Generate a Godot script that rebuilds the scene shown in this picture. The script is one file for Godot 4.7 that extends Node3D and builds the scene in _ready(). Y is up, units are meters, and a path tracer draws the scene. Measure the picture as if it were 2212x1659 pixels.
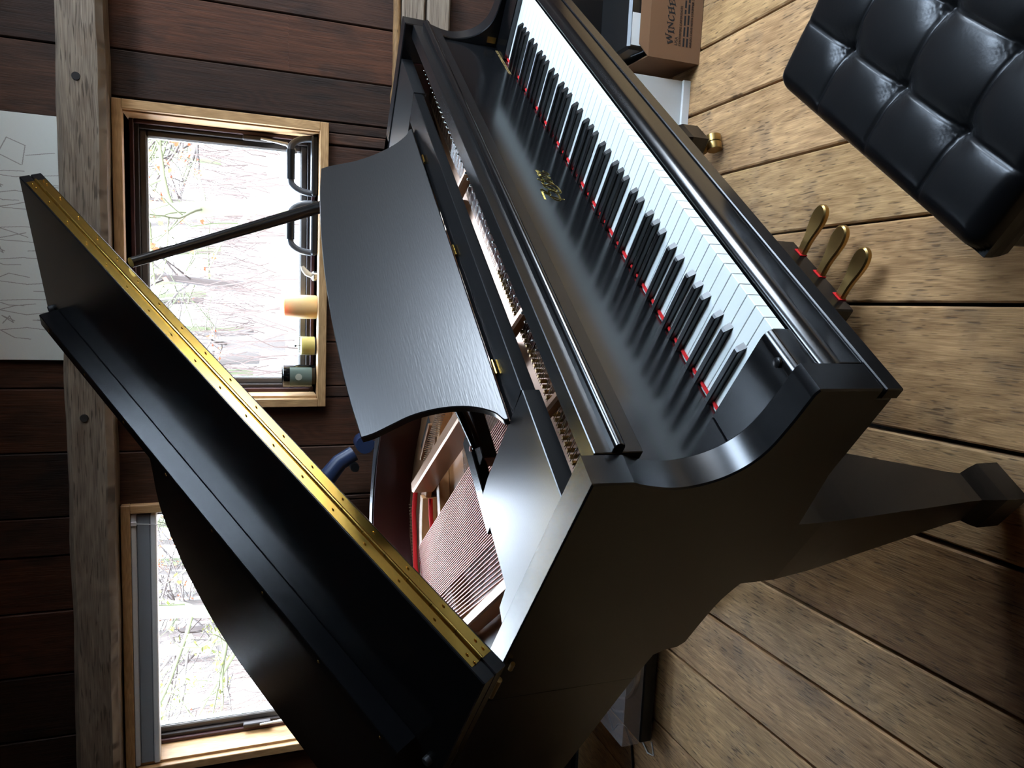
extends Node3D

# ---------------------------------------------------------------- mesh builder
class MB:
	var v := PackedVector3Array()
	var n := PackedVector3Array()
	var uv := PackedVector2Array()
	var ix := PackedInt32Array()
	var axis := 0            # long axis for the wood uv
	var su := 1.0
	var sv := 1.0
	var ou := 0.0
	var ov := 0.0
	var tf := Transform3D.IDENTITY

	func uv_of(p: Vector3) -> Vector2:
		if axis == 0: return Vector2(p.x * su + ou, (p.y + p.z) * sv + ov)
		if axis == 1: return Vector2(p.y * su + ou, (p.x + p.z) * sv + ov)
		return Vector2(p.z * su + ou, (p.x + p.y) * sv + ov)

	func vert(p: Vector3, nn: Vector3, t = null) -> int:
		v.append(tf * p)
		n.append((tf.basis * nn).normalized())
		uv.append(uv_of(p) if t == null else t)
		return v.size() - 1

	# polygon given counter-clockwise seen from outside
	func poly(pts: Array, nn = null) -> void:
		var q: Vector3 = nn if nn != null else (pts[1] - pts[0]).cross(pts[2] - pts[0]).normalized()
		var b := v.size()
		for p in pts: vert(p, q)
		for i in range(1, pts.size() - 1):
			ix.append_array([b, b + i + 1, b + i])

	# convex piece: turned to face away from c
	func cpoly(pts: Array, c: Vector3) -> void:
		var q: Vector3 = (pts[1] - pts[0]).cross(pts[2] - pts[0]).normalized()
		var m := Vector3.ZERO
		for p in pts: m += p
		m /= pts.size()
		if q.dot(m - c) < 0.0:
			pts = pts.duplicate(); pts.reverse(); q = -q
		poly(pts, q)

	func box(x0: float, y0: float, z0: float, x1: float, y1: float, z1: float, b := 0.0) -> MB:
		var lo := Vector3(minf(x0, x1), minf(y0, y1), minf(z0, z1))
		var hi := Vector3(maxf(x0, x1), maxf(y0, y1), maxf(z0, z1))
		var c := (lo + hi) * 0.5
		var h := (hi - lo) * 0.5
		b = minf(b, minf(h.x, minf(h.y, h.z)) * 0.9)
		var P := func(sx, sy, sz, k): # corner, k = axis kept at full reach
			var q := Vector3(sx * (h.x - (0.0 if k == 0 else b)), sy * (h.y - (0.0 if k == 1 else b)), sz * (h.z - (0.0 if k == 2 else b)))
			return c + q
		for s in [-1, 1]:
			cpoly([P.call(s, -1, -1, 0), P.call(s, 1, -1, 0), P.call(s, 1, 1, 0), P.call(s, -1, 1, 0)], c)
			cpoly([P.call(-1, s, -1, 1), P.call(1, s, -1, 1), P.call(1, s, 1, 1), P.call(-1, s, 1, 1)], c)
			cpoly([P.call(-1, -1, s, 2), P.call(1, -1, s, 2), P.call(1, 1, s, 2), P.call(-1, 1, s, 2)], c)
		if b > 0.0:
			for s in [-1, 1]:
				for t in [-1, 1]:
					cpoly([P.call(-1, s, t, 1), P.call(1, s, t, 1), P.call(1, s, t, 2), P.call(-1, s, t, 2)], c)
					cpoly([P.call(s, -1, t, 0), P.call(s, 1, t, 0), P.call(s, 1, t, 2), P.call(s, -1, t, 2)], c)
					cpoly([P.call(s, t, -1, 0), P.call(s, t, 1, 0), P.call(s, t, 1, 1), P.call(s, t, -1, 1)], c)
					for w in [-1, 1]:
						cpoly([P.call(s, t, w, 0), P.call(s, t, w, 1), P.call(s, t, w, 2)], c)
		return self

	# outline (x,y) extruded along z from d0 to d1 (d1 > d0), edges chamfered by b; T places it
	func prism(o: PackedVector2Array, d0: float, d1: float, b := 0.0, T := Transform3D.IDENTITY, sm := 35.0) -> MB:
		var area := 0.0
		var m := o.size()
		for i in m: area += o[i].cross(o[(i + 1) % m])
		if area < 0.0:
			o = o.duplicate(); o.reverse()
		var flip := T.basis.determinant() < 0.0
		var ins := PackedVector2Array()
		var en: Array[Vector2] = []
		for i in m:
			var e := (o[(i + 1) % m] - o[i]).normalized()
			en.append(Vector2(e.y, -e.x))
		var cosm := cos(deg_to_rad(sm))
		for i in m:
			var a := en[(i + m - 1) % m]
			var c := en[i]
			var s := (a + c).normalized()
			ins.append(o[i] - s * b / maxf(s.dot(c), 0.35))
		for i in m:
			var j := (i + 1) % m
			var na := en[i]
			var nb := en[i]
			if en[(i + m - 1) % m].dot(en[i]) > cosm: na = (en[(i + m - 1) % m] + en[i]).normalized()
			if en[j].dot(en[i]) > cosm: nb = (en[j] + en[i]).normalized()
			var rows := [[o[i], o[j], d0 + b, o[i], o[j], d1 - b, 0.0, 0.0]]
			if b > 0.0:
				rows.append([ins[i], ins[j], d0, o[i], o[j], d0 + b, -1.0, -1.0])
				rows.append([o[i], o[j], d1 - b, ins[i], ins[j], d1, 1.0, 1.0])
			for r in rows:
				var n0 := Vector3(na.x, na.y, r[6]).normalized()
				var n1 := Vector3(nb.x, nb.y, r[6]).normalized()
				var k := v.size()
				var q := [Vector3(r[0].x, r[0].y, r[2]), Vector3(r[1].x, r[1].y, r[2]), Vector3(r[4].x, r[4].y, r[5]), Vector3(r[3].x, r[3].y, r[5])]
				var qn := [n0, n1, n1, n0]
				for z in 4: vert(T * q[z], (T.basis * qn[z]).normalized())
				if flip: ix.append_array([k, k + 1, k + 2, k, k + 2, k + 3])
				else: ix.append_array([k, k + 2, k + 1, k, k + 3, k + 2])
		var cap := ins if b > 0.0 else o
		var tris := Geometry2D.triangulate_polygon(cap)
		for side in 2:
			var d := d0 if side == 0 else d1
			var nn := (T.basis * Vector3(0, 0, -1.0 if side == 0 else 1.0)).normalized()
			var k := v.size()
			for p in cap: vert(T * Vector3(p.x, p.y, d), nn)
			for i in range(0, tris.size(), 3):
				var a := cap[tris[i]]
				var ccw := (cap[tris[i + 1]] - a).cross(cap[tris[i + 2]] - a) > 0.0
				var up := ccw == (side == 1)
				if flip: up = not up
				if up: ix.append_array([k + tris[i], k + tris[i + 2], k + tris[i + 1]])
				else: ix.append_array([k + tris[i], k + tris[i + 1], k + tris[i + 2]])
		return self

	func tube(pts: Array, rad, sides := 8, caps := true) -> MB:
		var m := pts.size()
		var up := Vector3(0.13, 0.97, 0.21).normalized()
		var base := v.size()
		var prev := Vector3.ZERO
		for i in m:
			var d: Vector3 = (pts[mini(i + 1, m - 1)] - pts[maxi(i - 1, 0)]).normalized()
			var s: Vector3
			if i == 0:
				if absf(d.dot(up)) > 0.95: up = Vector3(1, 0.1, 0)
				s = d.cross(up).normalized()
			else:
				s = (prev - d * prev.dot(d)).normalized()
			prev = s
			var t := d.cross(s)
			var r: float = rad[i] if rad is Array else rad
			for k in sides + 1:
				var a := TAU * k / sides
				var q := s * cos(a) + t * sin(a)
				vert(pts[i] + q * r, q)
		for i in m - 1:
			for k in sides:
				var a := base + i * (sides + 1) + k
				var b := a + sides + 1
				ix.append_array([a, b, b + 1, a, b + 1, a + 1])
		if caps:
			for e in 2:
				var i := 0 if e == 0 else m - 1
				var d: Vector3 = (pts[0] - pts[1]).normalized() if e == 0 else (pts[m - 1] - pts[m - 2]).normalized()
				var k0 := v.size()
				for k in sides: vert(v_raw(base + i * (sides + 1) + k), d)
				for k in range(1, sides - 1):
					if e == 0: ix.append_array([k0, k0 + k, k0 + k + 1])
					else: ix.append_array([k0, k0 + k + 1, k0 + k])
		return self

	func v_raw(i: int) -> Vector3:
		return tf.affine_inverse() * v[i]

	# profile: (radius, height) from bottom to top round y at c
	func lathe(pr: Array, sides := 24, c := Vector3.ZERO, sm := 40.0) -> MB:
		var m := pr.size()
		for i in m - 1:
			var e: Vector2 = (pr[i + 1] - pr[i])
			if e.length() < 1e-7: continue
			var nn := Vector2(e.y, -e.x).normalized()
			var na := nn
			var nb := nn
			if i > 0:
				var p: Vector2 = pr[i] - pr[i - 1]
				var q := Vector2(p.y, -p.x).normalized()
				if q.dot(nn) > cos(deg_to_rad(sm)): na = (q + nn).normalized()
			if i < m - 2:
				var p: Vector2 = pr[i + 2] - pr[i + 1]
				var q := Vector2(p.y, -p.x).normalized()
				if q.dot(nn) > cos(deg_to_rad(sm)): nb = (q + nn).normalized()
			var b := v.size()
			for k in sides + 1:
				var a := TAU * k / sides
				var ca := cos(a)
				var sa := sin(a)
				vert(c + Vector3(pr[i].x * ca, pr[i].y, pr[i].x * sa), Vector3(na.x * ca, na.y, na.x * sa))
				vert(c + Vector3(pr[i + 1].x * ca, pr[i + 1].y, pr[i + 1].x * sa), Vector3(nb.x * ca, nb.y, nb.x * sa))
			for k in sides:
				var a := b + k * 2
				ix.append_array([a, a + 2, a + 1, a + 1, a + 2, a + 3])
		return self

	# flat stroke in the xy plane at depth z facing +z, width w
	func stroke(pts: Array, w: float, z: float) -> MB:
		var m := pts.size()
		for i in m - 1:
			var a: Vector2 = pts[i]
			var b: Vector2 = pts[i + 1]
			var d := (b - a).normalized()
			var s := Vector2(-d.y, d.x) * w * 0.5
			a -= d * w * 0.3
			b += d * w * 0.3
			poly([Vector3(a.x - s.x, a.y - s.y, z), Vector3(b.x - s.x, b.y - s.y, z), Vector3(b.x + s.x, b.y + s.y, z), Vector3(a.x + s.x, a.y + s.y, z)])
		return self

	func mesh() -> ArrayMesh:
		var a := []
		a.resize(Mesh.ARRAY_MAX)
		a[Mesh.ARRAY_VERTEX] = v
		a[Mesh.ARRAY_NORMAL] = n
		a[Mesh.ARRAY_TEX_UV] = uv
		a[Mesh.ARRAY_INDEX] = ix
		var m := ArrayMesh.new()
		m.add_surface_from_arrays(Mesh.PRIMITIVE_TRIANGLES, a)
		return m

# ---------------------------------------------------------------- scene helpers
var used := {}
var M := {}
var rng := RandomNumberGenerator.new()
# the window wall: local x runs along it (towards the piano's tail), y up, z out of the house
var WALL := Transform3D(Basis(Vector3(-0.6006, 0, -0.7996), Vector3.UP, Vector3(0.7996, 0, -0.6006)), Vector3(1.6322, 0, -1.0867))

func nm(called: String, parent: Node) -> String:
	var key := str(parent.get_instance_id()) + called
	used[key] = used.get(key, -1) + 1
	return called if used[key] == 0 else "%s_%03d" % [called, used[key]]

func part(parent: Node, called: String, me: Mesh, mat: Material, at := Transform3D.IDENTITY) -> MeshInstance3D:
	var o := MeshInstance3D.new()
	o.name = nm(called, parent)
	o.mesh = me
	o.material_override = mat
	o.cast_shadow = GeometryInstance3D.SHADOW_CASTING_SETTING_ON
	o.transform = at
	parent.add_child(o, true)
	return o

func thing(called: String, label: String, category: String, at := Transform3D.IDENTITY, group := "") -> Node3D:
	var o := Node3D.new()
	o.name = nm(called, self)
	o.transform = at
	add_child(o, true)
	o.set_meta("label", label)
	o.set_meta("category", category)
	if group != "": o.set_meta("group", group)
	return o

func struct(called: String, at := Transform3D.IDENTITY, label := "") -> Node3D:
	var o := Node3D.new()
	o.name = nm(called, self)
	o.transform = at
	add_child(o, true)
	o.set_meta("kind", "structure")
	if label != "": o.set_meta("label", label)
	return o

func mat(c: Color, rough := 0.5, metal := 0.0, spec := 0.5) -> StandardMaterial3D:
	var m := StandardMaterial3D.new()
	m.albedo_color = c
	m.roughness = rough
	m.metallic = metal
	m.metallic_specular = spec
	return m

func P2(a: Array) -> PackedVector2Array:
	var o := PackedVector2Array()
	for i in range(0, a.size(), 2): o.append(Vector2(a[i], a[i + 1]))
	return o

func spline(p: PackedVector2Array, closed := false, k := 6) -> PackedVector2Array:
	var o := PackedVector2Array()
	var m := p.size()
	for i in (m if closed else m - 1):
		var a := p[(i - 1 + m) % m] if closed else p[maxi(i - 1, 0)]
		var b := p[i]
		var c := p[(i + 1) % m]
		var d := p[(i + 2) % m] if closed else p[mini(i + 2, m - 1)]
		for j in k: o.append(b.cubic_interpolate(c, a, d, float(j) / k))
	if not closed: o.append(p[m - 1])
	return o

# ---------------------------------------------------------------- textures
func noise_bytes(w: int, h: int, sx: int, sy: int, freq: float, sd: int, oct := 3) -> PackedByteArray:
	var f := FastNoiseLite.new()
	f.seed = sd
	f.noise_type = FastNoiseLite.TYPE_SIMPLEX_SMOOTH
	f.frequency = freq
	f.fractal_octaves = oct
	var im := f.get_seamless_image(maxi(w / sx, 8), maxi(h / sy, 8), false, false, 0.12, true)
	im.convert(Image.FORMAT_L8)
	im.resize(w, h, Image.INTERPOLATE_CUBIC)
	return im.get_data()

# weathered sawn wood: grain along u. Returns [colour, normal]
func wood(w: int, h: int, sd: int, ramp: Array, pits: float, rings: float, bump: float, marks := 0.0) -> Array:
	var fine := noise_bytes(w, h, 20, 1, 0.35, sd, 2)
	var mid := noise_bytes(w, h, 24, 2, 0.09, sd + 1, 3)
	var big := noise_bytes(w, h, 10, 4, 0.035, sd + 2, 3)
	var pit := noise_bytes(w, h, 9, 1, 0.16, sd + 3, 2)
	var warp := noise_bytes(w, h, 16, 4, 0.03, sd + 4, 2)
	var stain := noise_bytes(w, h, 4, 4, 0.03, sd + 5, 4)
	var col := PackedByteArray()
	col.resize(w * h * 3)
	var hg := PackedByteArray()
	hg.resize(w * h)
	var c0: Color = ramp[0]
	var c1: Color = ramp[1]
	var c2: Color = ramp[2]
	for y in h:
		for x in w:
			var i := y * w + x
			var r := sin((y * rings / h + warp[i] / 255.0 * 5.0) * TAU) * 0.5 + 0.5
			var f := 0.46 * fine[i] / 255.0 + 0.22 * mid[i] / 255.0 + 0.12 * r + 0.20 * big[i] / 255.0
			f = clampf((f - 0.26) / 0.48, 0.0, 1.0)
			var p := clampf((pit[i] / 255.0 - 0.60 - 0.22 * (1.0 - stain[i] / 255.0)) * 7.0, 0.0, 1.0) * pits
			var st := clampf((stain[i] / 255.0 - 0.56) * 3.5, 0.0, 1.0)
			var c := c0.lerp(c1, f)
			c = c.lerp(c2, st * marks)
			c = c.lerp(Color(c0.r * 0.35, c0.g * 0.33, c0.b * 0.3), p)
			col[i * 3] = int(clampf(c.r, 0, 1) * 255.0)
			col[i * 3 + 1] = int(clampf(c.g, 0, 1) * 255.0)
			col[i * 3 + 2] = int(clampf(c.b, 0, 1) * 255.0)
			hg[i] = int(clampf(0.35 * fine[i] / 255.0 + 0.3 * mid[i] / 255.0 + 0.35 - 0.5 * p, 0.0, 1.0) * 255.0)
	var im := Image.create_from_data(w, h, false, Image.FORMAT_RGB8, col)
	im.generate_mipmaps()
	var nb := Image.create_from_data(w, h, false, Image.FORMAT_L8, hg)
	nb.convert(Image.FORMAT_RGBA8)
	nb.bump_map_to_normal_map(bump)
	return [ImageTexture.create_from_image(im), ImageTexture.create_from_image(nb)]

func wood_mat(tx: Array, tint: Color, rough: float, ns := 1.0) -> StandardMaterial3D:
	var m := mat(tint, rough)
	m.albedo_texture = tx[0]
	m.normal_enabled = true
	m.normal_texture = tx[1]
	m.normal_scale = ns
	m.metallic_specular = 0.35
	return m

func lettering(s: String, size: float, slant: float, serif := false, bold := false) -> TextMesh:
	var f := SystemFont.new()
	f.font_names = PackedStringArray(["Droid Serif" if serif else "Droid Sans"])
	f.font_weight = 700 if bold else 400
	var fv := FontVariation.new()
	fv.base_font = f
	fv.variation_transform = Transform2D(Vector2(1, 0), Vector2(slant, 1), Vector2.ZERO)
	var t := TextMesh.new()
	t.text = s
	t.font = fv
	t.font_size = 40
	t.pixel_size = size / 40.0
	t.depth = 0.0006
	t.curve_step = 4.0
	return t

# ---------------------------------------------------------------- the scene
func _ready() -> void:
	rng.seed = 20240611
	# camera (the photograph was taken with the phone turned on its side: the picture's left is up)
	var cam := Camera3D.new()
	cam.name = "camera"
	cam.transform = Transform3D(Basis(Vector3(-0.247942, -0.938229, 0.241351), Vector3(0.701155, -0.001877, 0.713007), Vector3(-0.668511, 0.346009, 0.658309)).orthonormalized(), Vector3(-0.5936, 1.3705, 0.4873))
	cam.fov = 54.967
	cam.near = 0.02
	cam.far = 300.0
	add_child(cam)
	cam.current = true
	# overcast sky
	var env := Environment.new()
	env.background_mode = Environment.BG_SKY
	var sm := ProceduralSkyMaterial.new()
	sm.sky_top_color = Color(0.80, 0.88, 0.97)
	sm.sky_horizon_color = Color(0.93, 0.95, 0.97)
	sm.ground_bottom_color = Color(0.25, 0.22, 0.19)
	sm.ground_horizon_color = Color(0.5, 0.47, 0.44)
	sm.sky_energy_multiplier = 7.0
	sm.ground_energy_multiplier = 1.5
	sm.sun_angle_max = 0.0
	var sky := Sky.new()
	sky.sky_material = sm
	env.sky = sky
	env.ambient_light_source = Environment.AMBIENT_SOURCE_DISABLED
	env.tonemap_mode = Environment.TONE_MAPPER_LINEAR
	env.tonemap_exposure = 0.58
	env.sdfgi_enabled = true
	env.ssao_enabled = true
	env.ssil_enabled = true
	var we := WorldEnvironment.new()
	we.name = "world_environment"
	we.environment = env
	add_child(we)

	materials()
	room()
	windows()
	outside()
	piano()
	bench()
	sill_things()
	floor_things()
	wall_things()

func materials() -> void:
	M.black = mat(Color(0.045, 0.047, 0.052), 0.27, 0.0, 0.5)
	M.fall = mat(Color(0.045, 0.047, 0.052), 0.17, 0.0, 0.6)
	M.lid = mat(Color(0.045, 0.047, 0.052), 0.20, 0.0, 0.5)
	M.satin = satin()
	M.black_gloss = mat(Color(0.04, 0.04, 0.043), 0.18)
	M.black_matt = mat(Color(0.035, 0.035, 0.037), 0.6)
	M.ebony = mat(Color(0.05, 0.05, 0.052), 0.28)
	M.ivory = mat(Color(0.90, 0.92, 0.90), 0.22)
	M.key_side = mat(Color(0.80, 0.79, 0.75), 0.5)
	M.brass = mat(Color(0.84, 0.69, 0.35), 0.17, 1.0)
	M.brass_dull = mat(Color(0.66, 0.54, 0.33), 0.34, 1.0)
	M.steel = mat(Color(0.72, 0.71, 0.69), 0.25, 1.0)
	M.copper = mat(Color(0.55, 0.29, 0.19), 0.40, 0.6)
	M.felt_red = mat(Color(0.80, 0.10, 0.11), 0.95)
	M.felt_dark = mat(Color(0.30, 0.03, 0.05), 0.95)
	M.plate = mat(Color(0.60, 0.44, 0.31), 0.36, 0.55)
	M.mahogany = mat(Color(0.20, 0.065, 0.055), 0.35)
	M.soundboard = mat(Color(0.62, 0.42, 0.25), 0.5)
	M.leather = leather()
	M.paper = mat(Color(0.80, 0.79, 0.75), 0.9)
	M.card = mat(Color(0.43, 0.30, 0.19), 0.9)
	M.white_card = mat(Color(0.83, 0.83, 0.81), 0.85)
	M.ink = mat(Color(0.05, 0.035, 0.03), 0.9)
	M.plastic_black = mat(Color(0.045, 0.046, 0.05), 0.35)
	M.plastic_grey = mat(Color(0.30, 0.30, 0.31), 0.4)
	M.plastic_white = mat(Color(0.85, 0.85, 0.84), 0.4)
	M.blue = mat(Color(0.12, 0.17, 0.28), 0.4)
	var g := mat(Color(0.55, 0.60, 0.60, 0.025), 0.02)
	g.transparency = BaseMaterial3D.TRANSPARENCY_ALPHA
	M.glass = g
	var fl0 := wood(2048, 512, 11, [Color(0.55, 0.42, 0.28), Color(0.80, 0.65, 0.46), Color(0.53, 0.43, 0.33)], 0.6, 7.0, 2.2, 0.4)
	var fl1 := wood(2048, 512, 57, [Color(0.52, 0.39, 0.26), Color(0.78, 0.62, 0.44), Color(0.50, 0.40, 0.30)], 0.5, 11.0, 2.2, 0.45)
	M.floor = []
	for t in [fl0, fl1]:
		for c in [Color(1, 1, 1), Color(0.93, 0.92, 0.9), Color(0.86, 0.84, 0.80)]:
			M.floor.append(wood_mat(t, c, 0.55, 1.0))
	var wl := wood(1024, 512, 91, [Color(0.20, 0.135, 0.10), Color(0.34, 0.235, 0.175), Color(0.17, 0.13, 0.11)], 0.3, 5.0, 2.0, 0.7)
	M.wallwood = []
	for c in [Color(1, 0.96, 0.92), Color(0.85, 0.80, 0.77), Color(0.72, 0.70, 0.68), Color(1.0, 0.88, 0.78)]:
		M.wallwood.append(wood_mat(wl, c, 0.7, 1.0))
	var bm := wood(1024, 512, 133, [Color(0.38, 0.33, 0.28), Color(0.55, 0.49, 0.42), Color(0.42, 0.35, 0.28)], 0.45, 5.0, 2.2, 0.4)
	M.beam = wood_mat(bm, Color(1, 1, 1), 0.75)
	M.stick = wood_mat(bm, Color(1.0, 0.86, 0.66), 0.7)
	var tr := wood(1024, 256, 171, [Color(0.60, 0.46, 0.31), Color(0.76, 0.61, 0.43), Color(0.62, 0.47, 0.32)], 0.0, 12.0, 1.0, 0.3)
	M.trim = wood_mat(tr, Color(1, 1, 1), 0.45, 0.5)
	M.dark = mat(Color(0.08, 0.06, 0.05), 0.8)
	M.sash = mat(Color(0.33, 0.30, 0.28), 0.45)
	M.sash_dark = mat(Color(0.16, 0.12, 0.11), 0.45)
	M.sash_red = mat(Color(0.24, 0.10, 0.10), 0.5)
	M.gasket = mat(Color(0.80, 0.83, 0.83), 0.5)
	M.plaster = mat(Color(0.32, 0.25, 0.19), 0.85)

func satin() -> StandardMaterial3D:
	# rubbed lacquer: very fine hairlines along the boards
	var m := mat(Color(0.050, 0.053, 0.058), 0.30, 0.0, 0.6)
	var f := FastNoiseLite.new()
	f.seed = 21
	f.frequency = 0.25
	var im := f.get_seamless_image(48, 512)
	im.resize(768, 512, Image.INTERPOLATE_CUBIC)
	im.convert(Image.FORMAT_RGBA8)
	im.bump_map_to_normal_map(1.0)
	m.normal_enabled = true
	m.normal_texture = ImageTexture.create_from_image(im)
	m.normal_scale = 0.10
	m.uv1_scale = Vector3(2.0, 5.0, 1)
	return m

func leather() -> StandardMaterial3D:
	var m := mat(Color(0.042, 0.044, 0.050), 0.34, 0.0, 0.4)
	var f := FastNoiseLite.new()
	f.seed = 5
	f.noise_type = FastNoiseLite.TYPE_CELLULAR
	f.frequency = 0.045
	f.cellular_return_type = FastNoiseLite.RETURN_DISTANCE
	var im := f.get_seamless_image(512, 512)
	im.convert(Image.FORMAT_RGBA8)
	im.bump_map_to_normal_map(2.0)
	m.normal_enabled = true
	m.normal_texture = ImageTexture.create_from_image(im)
	m.normal_scale = 0.16
	m.uv1_scale = Vector3(7, 7, 7)
	return m

# ---------------------------------------------------------------- room
const T0 := -3.1     # right-hand end of the window wall
const T1 := 3.6      # left-hand end
const D := -5.6      # depth of the room
const CH := 2.75     # ceiling height

func plank(x0, y0, z0, x1, y1, z1, b, ax) -> ArrayMesh:
	var mb := MB.new()
	mb.axis = ax
	mb.su = 0.42
	mb.sv = 1.9
	mb.ou = rng.randf()
	mb.ov = rng.randf()
	return mb.box(x0, y0, z0, x1, y1, z1, b).mesh()

func room() -> void:
	# floor: sawn planks at right angles to the window wall
	var fl := struct("floor", Transform3D.IDENTITY, "wide rough sawn plank floor")
	part(fl, "subfloor", MB.new().box(T0 - 0.2, -0.16, D - 0.2, T1 + 0.2, -0.035, 0.2).mesh(), M.dark, WALL)
	var fd := Vector3(-0.7837, 0, 0.6211)
	var fp := Vector3(0.6211, 0, 0.7837)
	var fb := Transform3D(Basis(fd, Vector3.UP, fd.cross(Vector3.UP)), Vector3.ZERO)
	# local z of fb
	var sgn := fb.basis.z.dot(fp)
	var seams := [-3.6, -3.33, -3.05, -2.8, -2.52, -2.25, -2.0, -1.72, -1.41, -1.122, -0.91, -0.723, -0.44, -0.226, 0.056, 0.243, 0.442, 0.655, 0.85, 1.08, 1.3, 1.56, 1.8, 2.05, 2.3, 2.55, 2.8]
	# extent of the room along the planks: from the window wall back
	for i in seams.size() - 1:
		var a: float = seams[i]
		var b: float = seams[i + 1]
		var g := 0.0025 + rng.randf() * 0.003
		var dy := rng.randf_range(-0.002, 0.0015)
		# a plank reaches from the wall (along ~ -1.95) towards the room
		var s0 := -1.93 - 0.012 * rng.randf()
		var cut := s0 + rng.randf_range(3.2, 5.0)
		for seg in [[s0, cut - 0.002], [cut + 0.002, s0 + 5.55]]:
			var p := part(fl, "plank", plank(seg[0], -0.034, (a + g) * sgn, seg[1], dy, (b - g) * sgn, 0.004, 0), M.floor[rng.randi() % 6], fb)
	# extra thin cracks between boards: narrow board beside a wide one
	# the window wall
	var wa := struct("wall_back", WALL, "dark vertical barn board wall with windows")
	var holes := [[-0.44, 0.49, 1.11, 1.72], [0.88, 1.81, 1.11, 1.72]]
	var bk := MB.new()
	var xs := [T0 - 0.2, -0.44, 0.49, 0.88, 1.81, T1 + 0.2]
	var cuts := {1: holes[0], 3: holes[1]}
	for i in 5:
		if cuts.has(i):
			bk.box(xs[i], -0.1, 0.024, xs[i + 1], cuts[i][2], 0.2)
			bk.box(xs[i], cuts[i][3], 0.024, xs[i + 1], CH + 0.2, 0.2)
		else:
			bk.box(xs[i], -0.1, 0.024, xs[i + 1], CH + 0.2, 0.2)
	part(wa, "backing", bk.mesh(), M.dark)
	var low := [T0, -2.8, -2.55, -2.31, -2.1, -1.86, -1.62, -1.42, -1.2, -1.02, -0.81, -0.622, -0.478, -0.40, -0.2, 0.05, 0.29, 0.45, 0.672, 0.86, 1.06, 1.27, 1.46, 1.66, 1.86, 2.08, 2.3, 2.5, 2.74, 2.95, 3.2, 3.4, T1]
	var high := [T0, -2.85, -2.6, -2.3, -2.05, -1.8, -1.55, -1.3, -1.05, -0.84, -0.612, -0.392, -0.15, 0.1, 0.28, 0.457, 0.668, 0.885, 1.019, 1.211, 1.432, 1.66, 1.9, 2.15, 2.4, 2.65, 2.9, 3.1, 3.35, T1]
	for k in 2:
		var ls: Array = low if k == 0 else high
		for i in ls.size() - 1:
			var a: float = ls[i] + rng.randf_range(0.001, 0.003)
			var b: float = ls[i + 1] - rng.randf_range(0.001, 0.003)
			var spans := [[0.0, 1.80]] if k == 0 else [[1.802, CH]]
			if k == 0:
				var out := []
				for h in holes:
					if a < h[1] and b > h[0]:
						# boards beside an opening are notched: pieces left, above and below
						if a < h[0] - 0.01: out.append([a, h[0] - 0.002, 0.0, 1.80])
						if b > h[1] + 0.01: out.append([h[1] + 0.002, b, 0.0, 1.80])
						out.append([maxf(a, h[0]), minf(b, h[1]), 0.0, h[2] - 0.002])
						out.append([maxf(a, h[0]), minf(b, h[1]), h[3] + 0.002, 1.80])
				if out.is_empty(): out.append([a, b, 0.0, 1.80])
				for o in out:
					part(wa, "board", plank(o[0], o[2], rng.randf_range(-0.002, 0.004), o[1], o[3], 0.024, 0.003, 1), M.wallwood[rng.randi() % 4])
			else:
				part(wa, "board", plank(a, spans[0][0], rng.randf_range(-0.002, 0.004), b, spans[0][1], 0.024, 0.003, 1), M.wallwood[rng.randi() % 4])
	# right-hand wall with a tall window
	var wz := [-0.85, -1.9, 0.9, 2.25]
	var wr := struct("wall_right", WALL)
	var r := MB.new()
	r.box(T0 - 0.2, -0.1, 0.0, T0, CH + 0.2, wz[0])
	r.box(T0 - 0.2, -0.1, wz[1], T0, CH + 0.2, D)
	r.box(T0 - 0.2, wz[3], wz[0], T0, CH + 0.2, wz[1])
	r.box(T0 - 0.2, -0.1, wz[0], T0, wz[2], wz[1])
	part(wr, "backing", r.mesh(), M.plaster)
	var tw := struct("window_3", WALL * Transform3D(Basis(Vector3(0, 0, 1), Vector3.UP, Vector3(-1, 0, 0)), Vector3(T0, 0, 0)), "tall window in the right-hand wall")
	ring(wz[1] - 0.03, wz[0] + 0.03, wz[2] - 0.03, wz[3] + 0.03, 0.030, -0.028, 0.0, M.trim, tw, "casing")
	ring(wz[1], wz[0], wz[2], wz[3], 0.045, 0.10, 0.15, M.sash, tw, "sash")
	part(tw, "pane", MB.new().box(wz[1] + 0.045, wz[2] + 0.045, 0.122, wz[0] - 0.045, wz[3] - 0.045, 0.127).mesh(), M.glass)
	# the other walls and the ceiling
	var wlft := struct("wall_left", WALL)
	part(wlft, "backing", MB.new().box(T1, -0.1, 0.2, T1 + 0.2, CH + 0.2, D - 0.2).mesh(), M.wallwood[1])
	var wf := struct("wall_front", WALL)
	var q := MB.new()
	q.box(T0 - 0.2, -0.1, D - 0.2, T1, CH + 0.2, D)
	part(wf, "backing", q.mesh(), M.plaster)
	var ce := struct("ceiling", WALL)
	var k := [-2.45, -1.25, -2.25, -1.05]    # roof light over the right of the room
	var cm := MB.new()
	cm.box(T0 - 0.2, CH, D - 0.2, k[0], CH + 0.2, 0.2)
	cm.box(k[1], CH, D - 0.2, T1 + 0.2, CH + 0.2, 0.2)
	cm.box(k[0], CH, D - 0.2, k[1], CH + 0.2, k[2])
	cm.box(k[0], CH, k[3], k[1], CH + 0.2, 0.2)
	part(ce, "boards", cm.mesh(), M.plaster)
	var rl := struct("window_4", WALL, "roof light in the ceiling to the right of the piano")
	part(rl, "pane", MB.new().box(k[0], CH + 0.12, k[2], k[1], CH + 0.126, k[3]).mesh(), M.glass)
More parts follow.
